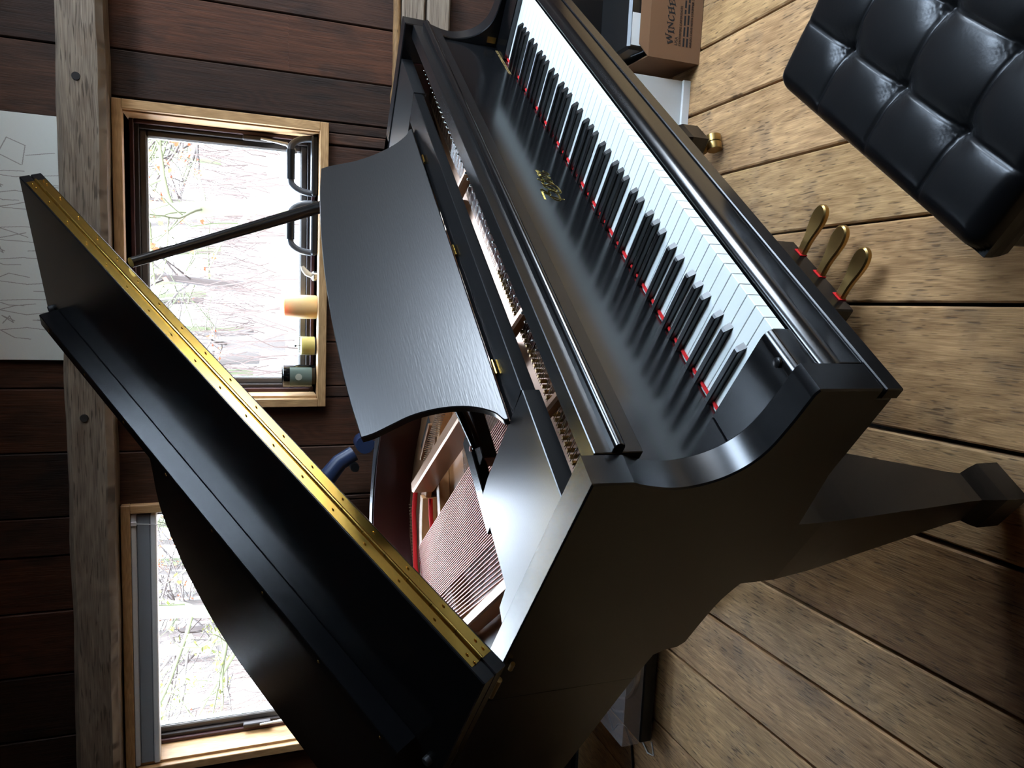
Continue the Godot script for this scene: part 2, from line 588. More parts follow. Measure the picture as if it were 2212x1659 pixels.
	for e in [[k[0], k[2], k[0] + 0.04, k[3]], [k[1] - 0.04, k[2], k[1], k[3]], [k[0] + 0.04, k[2], k[1] - 0.04, k[2] + 0.04], [k[0] + 0.04, k[3] - 0.04, k[1] - 0.04, k[3]]]:
		part(rl, "frame", MB.new().box(e[0], CH + 0.08, e[1], e[2], CH + 0.12, e[3]).mesh(), M.sash)
	# hewn beam across the wall above the windows, with peg holes
	var be := struct("trim_1", WALL, "hewn grey timber beam with peg holes above the windows")
	var bmesh := MB.new()
	bmesh.su = 0.5
	bmesh.sv = 1.4
	var nseg := 120
	var fnz := FastNoiseLite.new()
	fnz.seed = 3
	fnz.frequency = 1.6
	var prev := []
	for i in nseg + 1:
		var t := lerpf(T0 + 0.01, T1 - 0.01, float(i) / nseg)
		var e0 := fnz.get_noise_2d(t, 0.0) * 0.008
		var e1 := fnz.get_noise_2d(t, 9.0) * 0.008
		var e2 := fnz.get_noise_2d(t, 17.0) * 0.006
		var sec := [Vector3(t, 1.752 + e0, 0.0), Vector3(t, 1.752 + e0, -0.105 + e2), Vector3(t, 1.770 + e0, -0.125 + e2), Vector3(t, 1.866 + e1, -0.122 + e2), Vector3(t, 1.881 + e1, -0.108 + e2), Vector3(t, 1.90 + e1, 0.0)]
		if i > 0:
			for j in 5:
				bmesh.poly([prev[j], prev[j + 1], sec[j + 1], sec[j]])
		prev = sec
	part(be, "timber", bmesh.mesh(), M.beam)
	for h in [[-0.497, 1.825], [0.533, 1.829]]:
		var hole := MB.new()
		hole.tf = Transform3D(Basis(Vector3.RIGHT, -PI / 2), Vector3(h[0], h[1], -0.1245))
		hole.lathe([Vector2(0.013, -0.003), Vector2(0.0115, 0.003), Vector2(0.0, 0.003)], 16)
		part(be, "peg_hole", hole.mesh(), M.dark)
	# low rail along the wall
	var ra := struct("trim_2", WALL, "two weathered rail boards low on the wall")
	part(ra, "rail_board", plank(T0 + 0.01, 0.757, -0.04, T1 - 0.01, 0.838, 0.0, 0.006, 0), M.beam)
	part(ra, "rail_board", plank(T0 + 0.01, 0.668, -0.045, T1 - 0.01, 0.750, 0.0, 0.006, 0), M.beam)

# ---------------------------------------------------------------- windows
func ring(x0, x1, y0, y1, w, z0, z1, m: Material, parent: Node, called: String, b := 0.002) -> void:
	for s in 4:
		var mb := MB.new()
		mb.su = 1.2
		mb.sv = 3.0
		mb.ou = rng.randf()
		mb.ov = rng.randf()
		if s < 2:
			mb.axis = 0
			var y: float = y1 - w if s == 0 else y0
			mb.box(x0, y, z0, x1, y + w, z1, b)
		else:
			mb.axis = 1
			var x: float = x0 if s == 2 else x1 - w
			mb.box(x, y0 + w, z0, x + w, y1 - w, z1, b)
		part(parent, called, mb.mesh(), m)

func windows() -> void:
	for k in 2:
		var s := 1.32 * k
		var w := struct("window_%d" % (k + 1), WALL * Transform3D(Basis(), Vector3(s, 0, 0)), "wooden casement window in a pale pine frame")
		var x0 := -0.44
		var x1 := 0.49
		var y0 := 1.11
		var y1 := 1.72
		ring(x0 - 0.028, x1 + 0.032, y0 - 0.030, y1 + 0.028, 0.029, -0.028, 0.0, M.trim, w, "casing")
		# jamb boards
		for j in [[x0 - 0.002, x0 + 0.0, y0, y1], [x1, x1 + 0.002, y0, y1]]:
			var mb := MB.new()
			mb.axis = 1
			mb.su = 1.2
			mb.sv = 3.0
			part(w, "jamb", mb.box(j[0] - 0.006, j[2], -0.004, j[1] + 0.006, j[3], 0.2, 0.001).mesh(), M.trim)
		for j in [[y0 - 0.010, y0], [y1, y1 + 0.010]]:
			var mb := MB.new()
			mb.su = 1.2
			mb.sv = 3.0
			part(w, "jamb", mb.box(x0, j[0], -0.004, x1, j[1], 0.2, 0.001).mesh(), M.trim)
		var a := 0.006
		ring(x0 + a, x1 - a, y0 + 0.002, y1 - a, 0.014, 0.095, 0.15, M.sash_red, w, "frame_strip")
		ring(x0 + 0.018, x1 - 0.018, y0 + 0.014, y1 - 0.018, 0.016, 0.108, 0.16, M.sash_dark, w, "frame")
		ring(x0 + 0.032, x1 - 0.032, y0 + 0.028, y1 - 0.032, 0.024, 0.125, 0.165, M.sash, w, "sash", 0.004)
		ring(x0 + 0.054, x1 - 0.054, y0 + 0.050, y1 - 0.054, 0.004, 0.135, 0.155, M.gasket, w, "gasket", 0.0)
		part(w, "pane", MB.new().box(x0 + 0.056, y0 + 0.052, 0.146, x1 - 0.056, y1 - 0.056, 0.150).mesh(), M.glass)
		# crank handle on the jamb side
		var sd := -1.0 if k == 0 else 1.0
		var bx := x0 + 0.03 if k == 0 else x1 - 0.03
		var cr := part(w, "crank", MB.new().box(bx - 0.008, 1.26, 0.085, bx + 0.008, 1.36, 0.108, 0.003).mesh(), M.sash_dark)
		part(cr, "crank_arm", MB.new().tube([Vector3(bx, 1.30, 0.085), Vector3(bx - sd * 0.006, 1.25, 0.078), Vector3(bx - sd * 0.012, 1.215, 0.070), Vector3(bx - sd * 0.030, 1.19, 0.066), Vector3(bx - sd * 0.042, 1.184, 0.066)], [0.004, 0.005, 0.007, 0.008, 0.006], 8).mesh(), M.plastic_white)
	# roller blind rolled up in the second window
	var rb := thing("roller_blind", "white cassette with grey fabric roller blind rolled up in the left window", "blind", WALL * Transform3D(Basis(), Vector3(1.345, 1.64, 0)))
	part(rb, "cassette", MB.new().box(-0.46, 0.062, -0.022, 0.46, 0.078, 0.045, 0.003).mesh(), M.plastic_white)
	var fabric := mat(Color(0.52, 0.54, 0.56), 0.85)
	part(rb, "fabric", MB.new().box(-0.455, 0.018, -0.016, 0.455, 0.062, 0.03, 0.004).mesh(), fabric)
	part(rb, "bottom_rail", MB.new().box(-0.458, 0.0, -0.020, 0.458, 0.018, 0.03, 0.003).mesh(), M.plastic_white)
	part(rb, "cord", MB.new().tube([Vector3(-0.428, 0.065, -0.024), Vector3(-0.424, 0.02, -0.025), Vector3(-0.415, -0.05, -0.024), Vector3(-0.40, -0.12, -0.022)], 0.0014, 6).mesh(), M.plastic_white)
	part(rb, "cord_guide", MB.new().box(-0.436, 0.06, -0.026, -0.420, 0.078, -0.020, 0.002).mesh(), M.plastic_white)

# ---------------------------------------------------------------- outside
func branch(mb: MB, tips: Array, p: Vector3, d: Vector3, r: float, len: float, depth: int) -> void:
	var pts := [p]
	var rad := [r]
	var q := p
	var k := 5
	for i in k:
		d = (d + Vector3(rng.randf_range(-1, 1), rng.randf_range(-0.7, 0.9), rng.randf_range(-1, 1)) * 0.17).normalized()
		q += d * len / k
		pts.append(q)
		rad.append(r * lerpf(1.0, 0.5, (i + 1.0) / k))
		if depth > 0 and i > 0:
			var m := 1 if rng.randf() < 0.75 else 2
			for z in m:
				var side := Vector3(rng.randf_range(-1, 1), rng.randf_range(-0.15, 0.8), rng.randf_range(-1, 1)).normalized()
				branch(mb, tips, q, (d * 0.55 + side).normalized(), r * rng.randf_range(0.32, 0.5), len * rng.randf_range(0.4, 0.62), depth - 1)
		elif depth == 0: tips.append(q)
	mb.tube(pts, rad, 5 if depth < 2 else 7, false)

func outside() -> void:
	var gm := mat(Color(0.40, 0.31, 0.26), 0.95)
	var fx := FastNoiseLite.new()
	fx.seed = 4
	fx.frequency = 0.5
	var im := fx.get_seamless_image(512, 512)
	im.convert(Image.FORMAT_RGB8)
	for y in 512:
		for x in 512:
			var g := im.get_pixel(x, y).r
			im.set_pixel(x, y, Color(0.27, 0.225, 0.195).lerp(Color(0.38, 0.32, 0.285), g))
	gm.albedo_color = Color(1, 1, 1)
	gm.albedo_texture = ImageTexture.create_from_image(im)
	var gr := struct("ground", WALL, "leaf-strewn wooded slope outside")
	var mb := MB.new()
	var hz := func(t: float, z: float) -> float:
		return -0.6 + maxf(z - 1.0, 0.0) * 0.105 + sin(t * 0.35 + z * 0.2) * 0.25 + maxf(-t - 6.0, 0.0) * 0.02
	var xs := []
	for i in 41: xs.append(-40.0 + 2.0 * i + (0.0))
	var zs := []
	for i in 36: zs.append(-20.0 + 2.0 * i)
	for i in 40:
		for j in 35:
			var t0: float = xs[i]
			var t1: float = xs[i + 1]
			var z0: float = zs[j]
			var z1: float = zs[j + 1]
			mb.axis = 0
			mb.su = 0.12
			mb.sv = 0.12
			mb.poly([Vector3(t0, hz.call(t0, z0), z0), Vector3(t0, hz.call(t0, z1), z1), Vector3(t1, hz.call(t1, z1), z1), Vector3(t1, hz.call(t1, z0), z0)])
	part(gr, "slope", mb.mesh(), gm)
	var bark := [mat(Color(0.27, 0.24, 0.22), 0.95), mat(Color(0.31, 0.32, 0.22), 0.95), mat(Color(0.24, 0.20, 0.18), 0.95)]
	var leafm := [mat(Color(0.66, 0.30, 0.16), 0.8), mat(Color(0.40, 0.42, 0.18), 0.8)]
	for l in leafm: l.backlight = Color(0.35, 0.2, 0.1)
	var leafy := func(tips: Array, share: float) -> MB:
		var lf := MB.new()
		for p in tips:
			if rng.randf() < share:
				for z in 3:
					var c: Vector3 = p + Vector3(rng.randf_range(-1, 1), rng.randf_range(-1, 0.3), rng.randf_range(-1, 1)) * 0.06
					var u := Vector3(rng.randf_range(-1, 1), rng.randf_range(-1, 1), rng.randf_range(-1, 1)).normalized() * 0.04
					var w := u.cross(Vector3(rng.randf_range(-1, 1), rng.randf_range(-1, 1), rng.randf_range(-1, 1))).normalized() * 0.025
					lf.poly([c - u, c - w, c + u, c + w])
		return lf
	var grow := func(b: MB, tips: Array, base: Vector3, r: float, reach: float, fork: int, n: int) -> void:
		var pts := [base]
		var rad := [r * 1.35]
		var q := base
		var d := Vector3(rng.randf_range(-0.12, 0.12), 1, rng.randf_range(-0.1, 0.1))
		for k in 8:
			d = (d + Vector3(rng.randf_range(-1, 1), 0.5, rng.randf_range(-1, 1)) * 0.07).normalized()
			q += d * 0.85
			pts.append(q)
			rad.append(r * lerpf(1.0, 0.3, (k + 1) / 8.0))
			if k >= 1:
				for z in n:
					var a := rng.randf() * TAU
					branch(b, tips, q - d * 0.85 * rng.randf(), Vector3(cos(a), rng.randf_range(-0.1, 0.7), sin(a)).normalized(), r * rng.randf_range(0.22, 0.4) * lerpf(1.0, 0.6, k / 8.0), reach * rng.randf_range(0.7, 1.2), fork)
		b.tube(pts, rad, 8)
	# near trees, each a thing of its own
	var near := [[-0.85, 6.3, 0.10, 1, "lichen-covered bare tree outside the right-hand window"], [4.2, 6.6, 0.10, 1, "mossy bare tree outside the left window with the roller blind"], [1.2, 11.6, 0.15, 0, "grey bare tree with rusty leaves farther out beyond the right-hand window"], [6.9, 11.4, 0.15, 0, "grey bare tree farther out beyond the left window"]]
	for s in near:
		var y: float = hz.call(s[0], s[1])
		var tr := thing("tree", s[4], "tree", WALL * Transform3D(Basis(), Vector3(s[0], y - 0.05, s[1])), "bare trees outside the windows")
		var b := MB.new()
		var tips := []
		grow.call(b, tips, Vector3.ZERO, s[2], 1.25, 2, 3)
		part(tr, "branches", b.mesh(), bark[s[3]])
		var lo := part(tr, "leaves", leafy.call(tips, 0.14).mesh(), leafm[1 if s[0] > 3.0 else 0])
		lo.set_meta("kind", "stuff")
	# the wood behind: more trunks and twigs than anyone could count
	var wd := gr
	for m in 3:
		var b := MB.new()
		var tips := []
		for i in 26:
			var z := rng.randf_range(15.0, 38.0)
			var t := rng.randf_range(-0.35, 0.75) * (z + 3.0)
			grow.call(b, tips, Vector3(t, hz.call(t, z) - 0.1, z), rng.randf_range(0.07, 0.17), 1.9, 1, 3)
		var o := part(wd, "trunks", b.mesh(), bark[m])
		o.set_meta("kind", "stuff")
		if m == 0:
			var l := part(wd, "leaves", leafy.call(tips, 0.3).mesh(), leafm[0])
			l.set_meta("kind", "stuff")
	var br := MB.new()
	for i in 1500:
		var z := rng.randf_range(9.0, 34.0)
		var t := rng.randf_range(-0.3, 0.7) * (z + 3.0)
		var p := Vector3(t, hz.call(t, z) - 0.05, z)
		var q := p + Vector3(rng.randf_range(-0.5, 0.5), rng.randf_range(0.6, 2.2), rng.randf_range(-0.5, 0.5))
		br.tube([p, p.lerp(q, 0.5) + Vector3(rng.randf_range(-0.1, 0.1), 0, 0), q], [0.014, 0.010, 0.004], 4, false)
	var bo := part(wd, "brush", br.mesh(), mat(Color(0.28, 0.225, 0.20), 0.95))
	bo.set_meta("kind", "stuff")

# ---------------------------------------------------------------- the piano
const XO := -0.128
const XI := -0.081
const XR := 1.350
const XRI := 1.303
const RT := 0.988
const PB := Vector3(0.6, 0.0, -0.75)   # base of the piano

func piano() -> void:
	var off := Transform3D(Basis(), -PB)
	var pn := thing("grand_piano", "black satin grand piano with its lid propped open and front flap folded back", "piano", Transform3D(Basis(), PB))
	# (z,y) outlines extruded along x: local x -> world z, local y -> world y, local z -> world -x ... use a frame
	var FX := Transform3D(Basis(Vector3(0, 0, 1), Vector3(0, 1, 0), Vector3(-1, 0, 0)), Vector3.ZERO)   # (z, y, -x)
	var ex := func(o: PackedVector2Array, x0: float, x1: float, b: float, sm := 35.0) -> ArrayMesh:
		return MB.new().prism(o, -x1, -x0, b, FX, sm).mesh()
	var FY := Transform3D(Basis(Vector3(1, 0, 0), Vector3(0, 0, -1), Vector3(0, 1, 0)), Vector3.ZERO)    # (x, -z, y)
	var ey := func(o: PackedVector2Array, y0: float, y1: float, b: float, sm := 35.0) -> ArrayMesh:
		var q := PackedVector2Array()
		for p in o: q.append(Vector2(p.x, -p.y))
		return MB.new().prism(q, y0, y1, b, FY, sm).mesh()
	var bx := func(x0, y0, z0, x1, y1, z1, b := 0.0015) -> ArrayMesh:
		return MB.new().box(x0, y0, z0, x1, y1, z1, b).mesh()
	# case side with the curved arm
	var curve := spline(P2([-0.1375, 0.932, -0.145, 0.911, -0.1525, 0.872, -0.149, 0.838, -0.136, 0.806, -0.113, 0.781, -0.083, 0.767, -0.038, 0.761, 0.010, 0.7585]), false, 5)
	var side := PackedVector2Array()
	side.append_array(P2([-0.72, 0.988, -0.136, 0.988]))
	side.append_array(curve)
	side.append_array(P2([0.018, 0.755, 0.018, 0.661, 0.003, 0.661, 0.003, 0.637, -0.14, 0.636, -0.335, 0.600]))
	side.append_array(spline(P2([-0.35, 0.606, -0.378, 0.618, -0.411, 0.632, -0.46, 0.645, -0.52, 0.648, -0.597, 0.648]), false, 3))
	side.append_array(P2([-0.614, 0.658, -0.618, 0.681, -0.632, 0.697, -0.72, 0.700]))
	part(pn, "arm", ex.call(side, XO, XI, 0.0022), M.black, off)
	part(pn, "arm", ex.call(side, XRI, XR, 0.0022), M.black, off)
	# bent rim
	var outer := PackedVector2Array()
	outer.append_array(P2([XO, -0.719, XO, -1.40]))
	outer.append_array(spline(P2([XO, -1.45, -0.115, -1.505, -0.075, -1.54, -0.01, -1.556, 0.2, -1.562, 0.45, -1.557, 0.58, -1.546, 0.67, -1.525, 0.74, -1.49, 0.79, -1.44, 0.825, -1.38, 0.85, -1.32, 0.872, -1.25, 0.885, -1.17, 0.893, -1.09, 0.925, -1.0, 0.99, -0.92, 1.08, -0.85, 1.18, -0.79, 1.27, -0.72, 1.325, -0.66, XR, -0.60]), false, 4))
	outer.append(Vector2(XR, -0.45))
	var strip := func(o: PackedVector2Array, w0: float, w1: float) -> PackedVector2Array:
		var a := PackedVector2Array()
		var b := PackedVector2Array()
		for i in o.size():
			var d := (o[mini(i + 1, o.size() - 1)] - o[maxi(i - 1, 0)]).normalized()
			var nn := Vector2(d.y, -d.x)   # towards the inside: outline runs left side, tail, right side
			a.append(o[i] - nn * w0)
			b.append(o[i] - nn * w1)
		b.reverse()
		a.append_array(b)
		return a
	# which side is inside? left side runs towards -z, inside is +x
	part(pn, "rim", ey.call(strip.call(outer, 0.0, 0.047), 0.70, RT, 0.0022, 50.0), M.black, off)
	part(pn, "inner_rim", ey.call(strip.call(outer, 0.0475, 0.052), 0.74, RT - 0.004, 0.0, 50.0), M.mahogany, off)
	part(pn, "inner_rim", bx.call(XI, 0.80, -0.75, XI + 0.005, RT - 0.006, -0.30, 0.0), M.mahogany, off)
	part(pn, "inner_rim", bx.call(XRI - 0.005, 0.80, -0.62, XRI, RT - 0.006, -0.23, 0.0), M.mahogany, off)
	# keybed, key slip, key blocks
	part(pn, "keybed", bx.call(XI, 0.640, -0.42, XRI, 0.70, 0.001), M.black, off)
	part(pn, "keybed_front", bx.call(XO - 0.002, 0.633, 0.004, XR + 0.002, 0.6595, 0.0205, 0.0015), M.black, off)
	var slip := P2([0.002, 0.6605, 0.0172, 0.6605, 0.0172, 0.6905, 0.0166, 0.6945, 0.0145, 0.7010, 0.0110, 0.7070, 0.0070, 0.7112, 0.0040, 0.7128, 0.0020, 0.7125])
	part(pn, "key_slip", ex.call(slip, XI + 0.0005, XRI - 0.0005, 0.0005, 50.0), M.black_gloss, off)
	var blk := PackedVector2Array()
	blk.append_array(P2([-0.157, 0.70, -0.157, 0.7485]))
	blk.append_array(spline(P2([-0.022, 0.7485, -0.008, 0.7475, 0.0, 0.742, 0.0025, 0.733, 0.003, 0.70]), false, 4))
	for q in [[XI + 0.0008, -0.0012], [1.2232, XRI - 0.0008]]:
		part(pn, "key_block", ex.call(blk, q[0], q[1], 0.002, 50.0), M.black_gloss, off)
	for x in [-0.049, 1.271]:
		part(pn, "block_screw", MB.new().lathe([Vector2(0.0065, 0), Vector2(0.0065, 0.003), Vector2(0.005, 0.0042), Vector2(0, 0.0042)], 18, Vector3(x, 0.7485, -0.013)).mesh(), M.plastic_black, off)
	# keys
	var wk := MB.new().box(0.0003, -0.020, -0.170, 0.0232, 0.0, 0.0, 0.0007).mesh()
	for k in 52:
		part(pn, "white_key", wk, M.ivory, off * Transform3D(Basis(), Vector3(k * 0.0235, 0.735, 0)))
	var bk := MB.new()
	var bo := [[-0.0056, -0.0058, 0.0], [0.0056, -0.0058, 0.0]]
	var A := [Vector3(-0.0056, 0, 0), Vector3(0.0056, 0, 0), Vector3(0.0056, 0, -0.12), Vector3(-0.0056, 0, -0.12)]
	var Bm := [Vector3(-0.0050, 0.0100, -0.0085), Vector3(0.0050, 0.0100, -0.0085), Vector3(0.0050, 0.0100, -0.12), Vector3(-0.0050, 0.0100, -0.12)]
	var Bt := [Vector3(-0.0040, 0.0120, -0.0115), Vector3(0.0040, 0.0120, -0.0115), Vector3(0.0040, 0.0120, -0.12), Vector3(-0.0040, 0.0120, -0.12)]
	var cc := Vector3(0, 0.004, -0.06)
	for i in 4:
		var j := (i + 1) % 4
		bk.cpoly([A[i], A[j], Bm[j], Bm[i]], cc)
		bk.cpoly([Bm[i], Bm[j], Bt[j], Bt[i]], cc)
	bk.cpoly(Bt, cc)
	var bkm := bk.mesh()
	var pat := [0, 1, 2, 3, 4, 5, 6]   # A B C D E F G
	for k in range(1, 52):
		var left := (k - 1) % 7    # note on the left of this gap, A = 0
		if left == 1 or left == 4: continue
		var sh: float = {0: 0.0030, 2: -0.0028, 3: 0.0028, 5: -0.0030, 6: 0.0}[left]
		part(pn, "black_key", bkm, M.ebony, off * Transform3D(Basis(), Vector3(k * 0.0235 + sh, 0.7335, -0.0495)))
	# fallboard and its lip, felt strip
	part(pn, "key_felt", bx.call(XI, 0.7352, -0.1575, XRI, 0.7385, -0.1525, 0.0005), M.felt_red, off)
	var fb := part(pn, "fallboard", bx.call(XI + 0.0006, 0.7388, -0.178, XRI - 0.0006, 0.936, -0.159, 0.001), M.fall, off)
	var lip := P2([-0.159, 0.929, -0.128, 0.929, -0.1225, 0.931, -0.120, 0.936, -0.1225, 0.942, -0.128, 0.9445, -0.159, 0.9445])
	part(fb, "fallboard_lip", ex.call(lip, XI + 0.001, XRI - 0.001, 0.0008, 50.0), M.black_gloss)
	part(pn, "lock_rail", bx.call(XI + 0.0006, 0.900, -0.168, XRI - 0.0006, 0.968, -0.1365, 0.0012), M.black, off)
	# maker's name in gilt script
	var lg := MB.new()
	for s in LOGO:
		var pts := []
		for i in range(0, s.size(), 2): pts.append(Vector2(s[i], s[i + 1]))
		var sp := spline(PackedVector2Array(pts), false, 4)
		lg.stroke(Array(sp), 0.0040, -0.1586)
	part(fb, "maker_name", lg.mesh(), mat(Color(0.95, 0.84, 0.47), 0.5))
	var tn := lettering("DESIGNED BY STEINWAY & SONS", 0.009, 0.0, true)
	part(fb, "small_gilt_line", tn, mat(Color(0.60, 0.50, 0.30), 0.5), Transform3D(Basis(), Vector3(1.208, 0.7515, -0.1586)))
	part(pn, "arm_plate", bx.call(XRI - 0.0012, 0.752, -0.150, XRI - 0.0002, 0.775, -0.135, 0.0), M.brass_dull, off)
	# music desk: shelf, side boards, desk leaf with hinges
	part(pn, "desk_shelf", bx.call(0.1162, 0.962, -0.292, 1.1058, 0.985, -0.2245, 0.0012), M.black, off)
	var lb := P2([XI + 0.001, -0.2225, 0.1152, -0.2225, 0.122, -0.33, 0.127, -0.44, 0.124, -0.478, 0.112, -0.488, -0.048, -0.492, -0.054, -0.541, XI + 0.001, -0.549])
	part(pn, "side_board", ey.call(lb, 0.957, 0.985, 0.0012), M.satin, off)
	var rbp := PackedVector2Array()
	for p in lb: rbp.append(Vector2(1.222 - p.x, p.y))
	part(pn, "side_board", ey.call(rbp, 0.957, 0.985, 0.0012), M.satin, off)
	var dk := PackedVector2Array()
	var half := spline(P2([0.465, 0.0, 0.463, 0.008, 0.442, 0.020, 0.418, 0.052, 0.403, 0.095, 0.399, 0.14, 0.405, 0.175, 0.411, 0.205, 0.411, 0.226]), false, 4)
	var topc := spline(P2([0.411, 0.226, 0.30, 0.238, 0.15, 0.2465, 0.0, 0.2495, -0.15, 0.2465, -0.30, 0.238, -0.411, 0.226]), false, 4)
	dk.append_array(half)
	for i in range(1, topc.size() - 1): dk.append(topc[i])
	for i in half.size(): dk.append(Vector2(-half[half.size() - 1 - i].x, half[half.size() - 1 - i].y))
	var tl := deg_to_rad(25.0)
	var DT := Transform3D(Basis(Vector3(1, 0, 0), Vector3(0, cos(tl), -sin(tl)), Vector3(0, sin(tl), cos(tl))), Vector3(0.579, 0.9905, -0.283))
	var desk := part(pn, "music_desk", MB.new().prism(dk, -0.014, 0.0, 0.0016, DT).mesh(), M.satin, off)
	for x in [0.222, 0.545, 0.892]:
		for j in 5:
			part(desk, "desk_hinge", MB.new().tube([Vector3(x - 0.016 + j * 0.0064, 0.9885, -0.2785), Vector3(x - 0.016 + j * 0.0064 + 0.0056, 0.9885, -0.2785)], 0.0032, 8).mesh(), M.brass)
	part(pn, "desk_strut", bx.call(0.245, 0.915, -0.560, 0.40, 0.945, -0.530, 0.002), M.black, off)
	part(pn, "desk_rail", bx.call(0.12, 0.925, -0.60, 0.34, 0.950, -0.565, 0.002), M.black, off)
	part(pn, "desk_arm", MB.new().tube([Vector3(0.262, 0.955, -0.520), Vector3(0.36, 1.02, -0.42)], 0.011, 6).mesh(), M.black, off)
	part(pn, "rivet", MB.new().lathe([Vector2(0.006, 0), Vector2(0.005, 0.003), Vector2(0, 0.004)], 12, Vector3(0.258, 0.967, -0.520)).mesh(), M.copper, off)
	inside(pn, off, ey, bx)
	lid(pn, off)
	legs(pn, off, bx)

const LOGO := [[0.5544,0.8351,0.5814,0.8335,0.5875,0.8329,0.5890,0.8301,0.5836,0.8266,0.5762,0.8225,0.5728,0.8190,0.5797,0.8197,0.5862,0.8172,0.5878,0.8132,0.5857,0.8081,0.5794,0.8031,0.5697,0.8015,0.5596,0.8024,0.5541,0.8065,0.5543,0.8116,0.5602,0.8171,0.5703,0.8220,0.5764,0.8276,0.5789,0.8303],
	[0.5666,0.8203,0.5629,0.8129,0.5613,0.8042],
	[0.5589,0.8009,0.5598,0.7949],
	[0.5904,0.8008,0.5917,0.8085,0.5971,0.8185,0.6036,0.8223,0.6051,0.8195,0.6044,0.8116,0.5994,0.8050,0.5915,0.8004],
	[0.6049,0.8208,0.6105,0.8121,0.6121,0.8034,0.6070,0.7967,0.5973,0.7933,0.5861,0.7934,0.5823,0.7981,0.5835,0.8030],
	[0.6060,0.8204,0.6160,0.8221,0.6219,0.8180,0.6354,0.8192,0.6404,0.8207],
	[0.6286,0.8277,0.6250,0.8241,0.6215,0.8146,0.6178,0.8063,0.6141,0.8004,0.6225,0.8031],
	[0.6300,0.8197,0.6262,0.8120,0.6244,0.8043,0.6242,0.7996,0.6300,0.8026,0.6362,0.8090,0.6390,0.8170,0.6341,0.8202,0.6268,0.8200],
	[0.6398,0.8212,0.6499,0.8215,0.6480,0.8143,0.6441,0.8066,0.6368,0.7999],
	[0.6450,0.8187,0.6623,0.8211,0.6565,0.8148,0.6526,0.8070,0.6497,0.7995,0.6560,0.8006,0.6624,0.8064]]

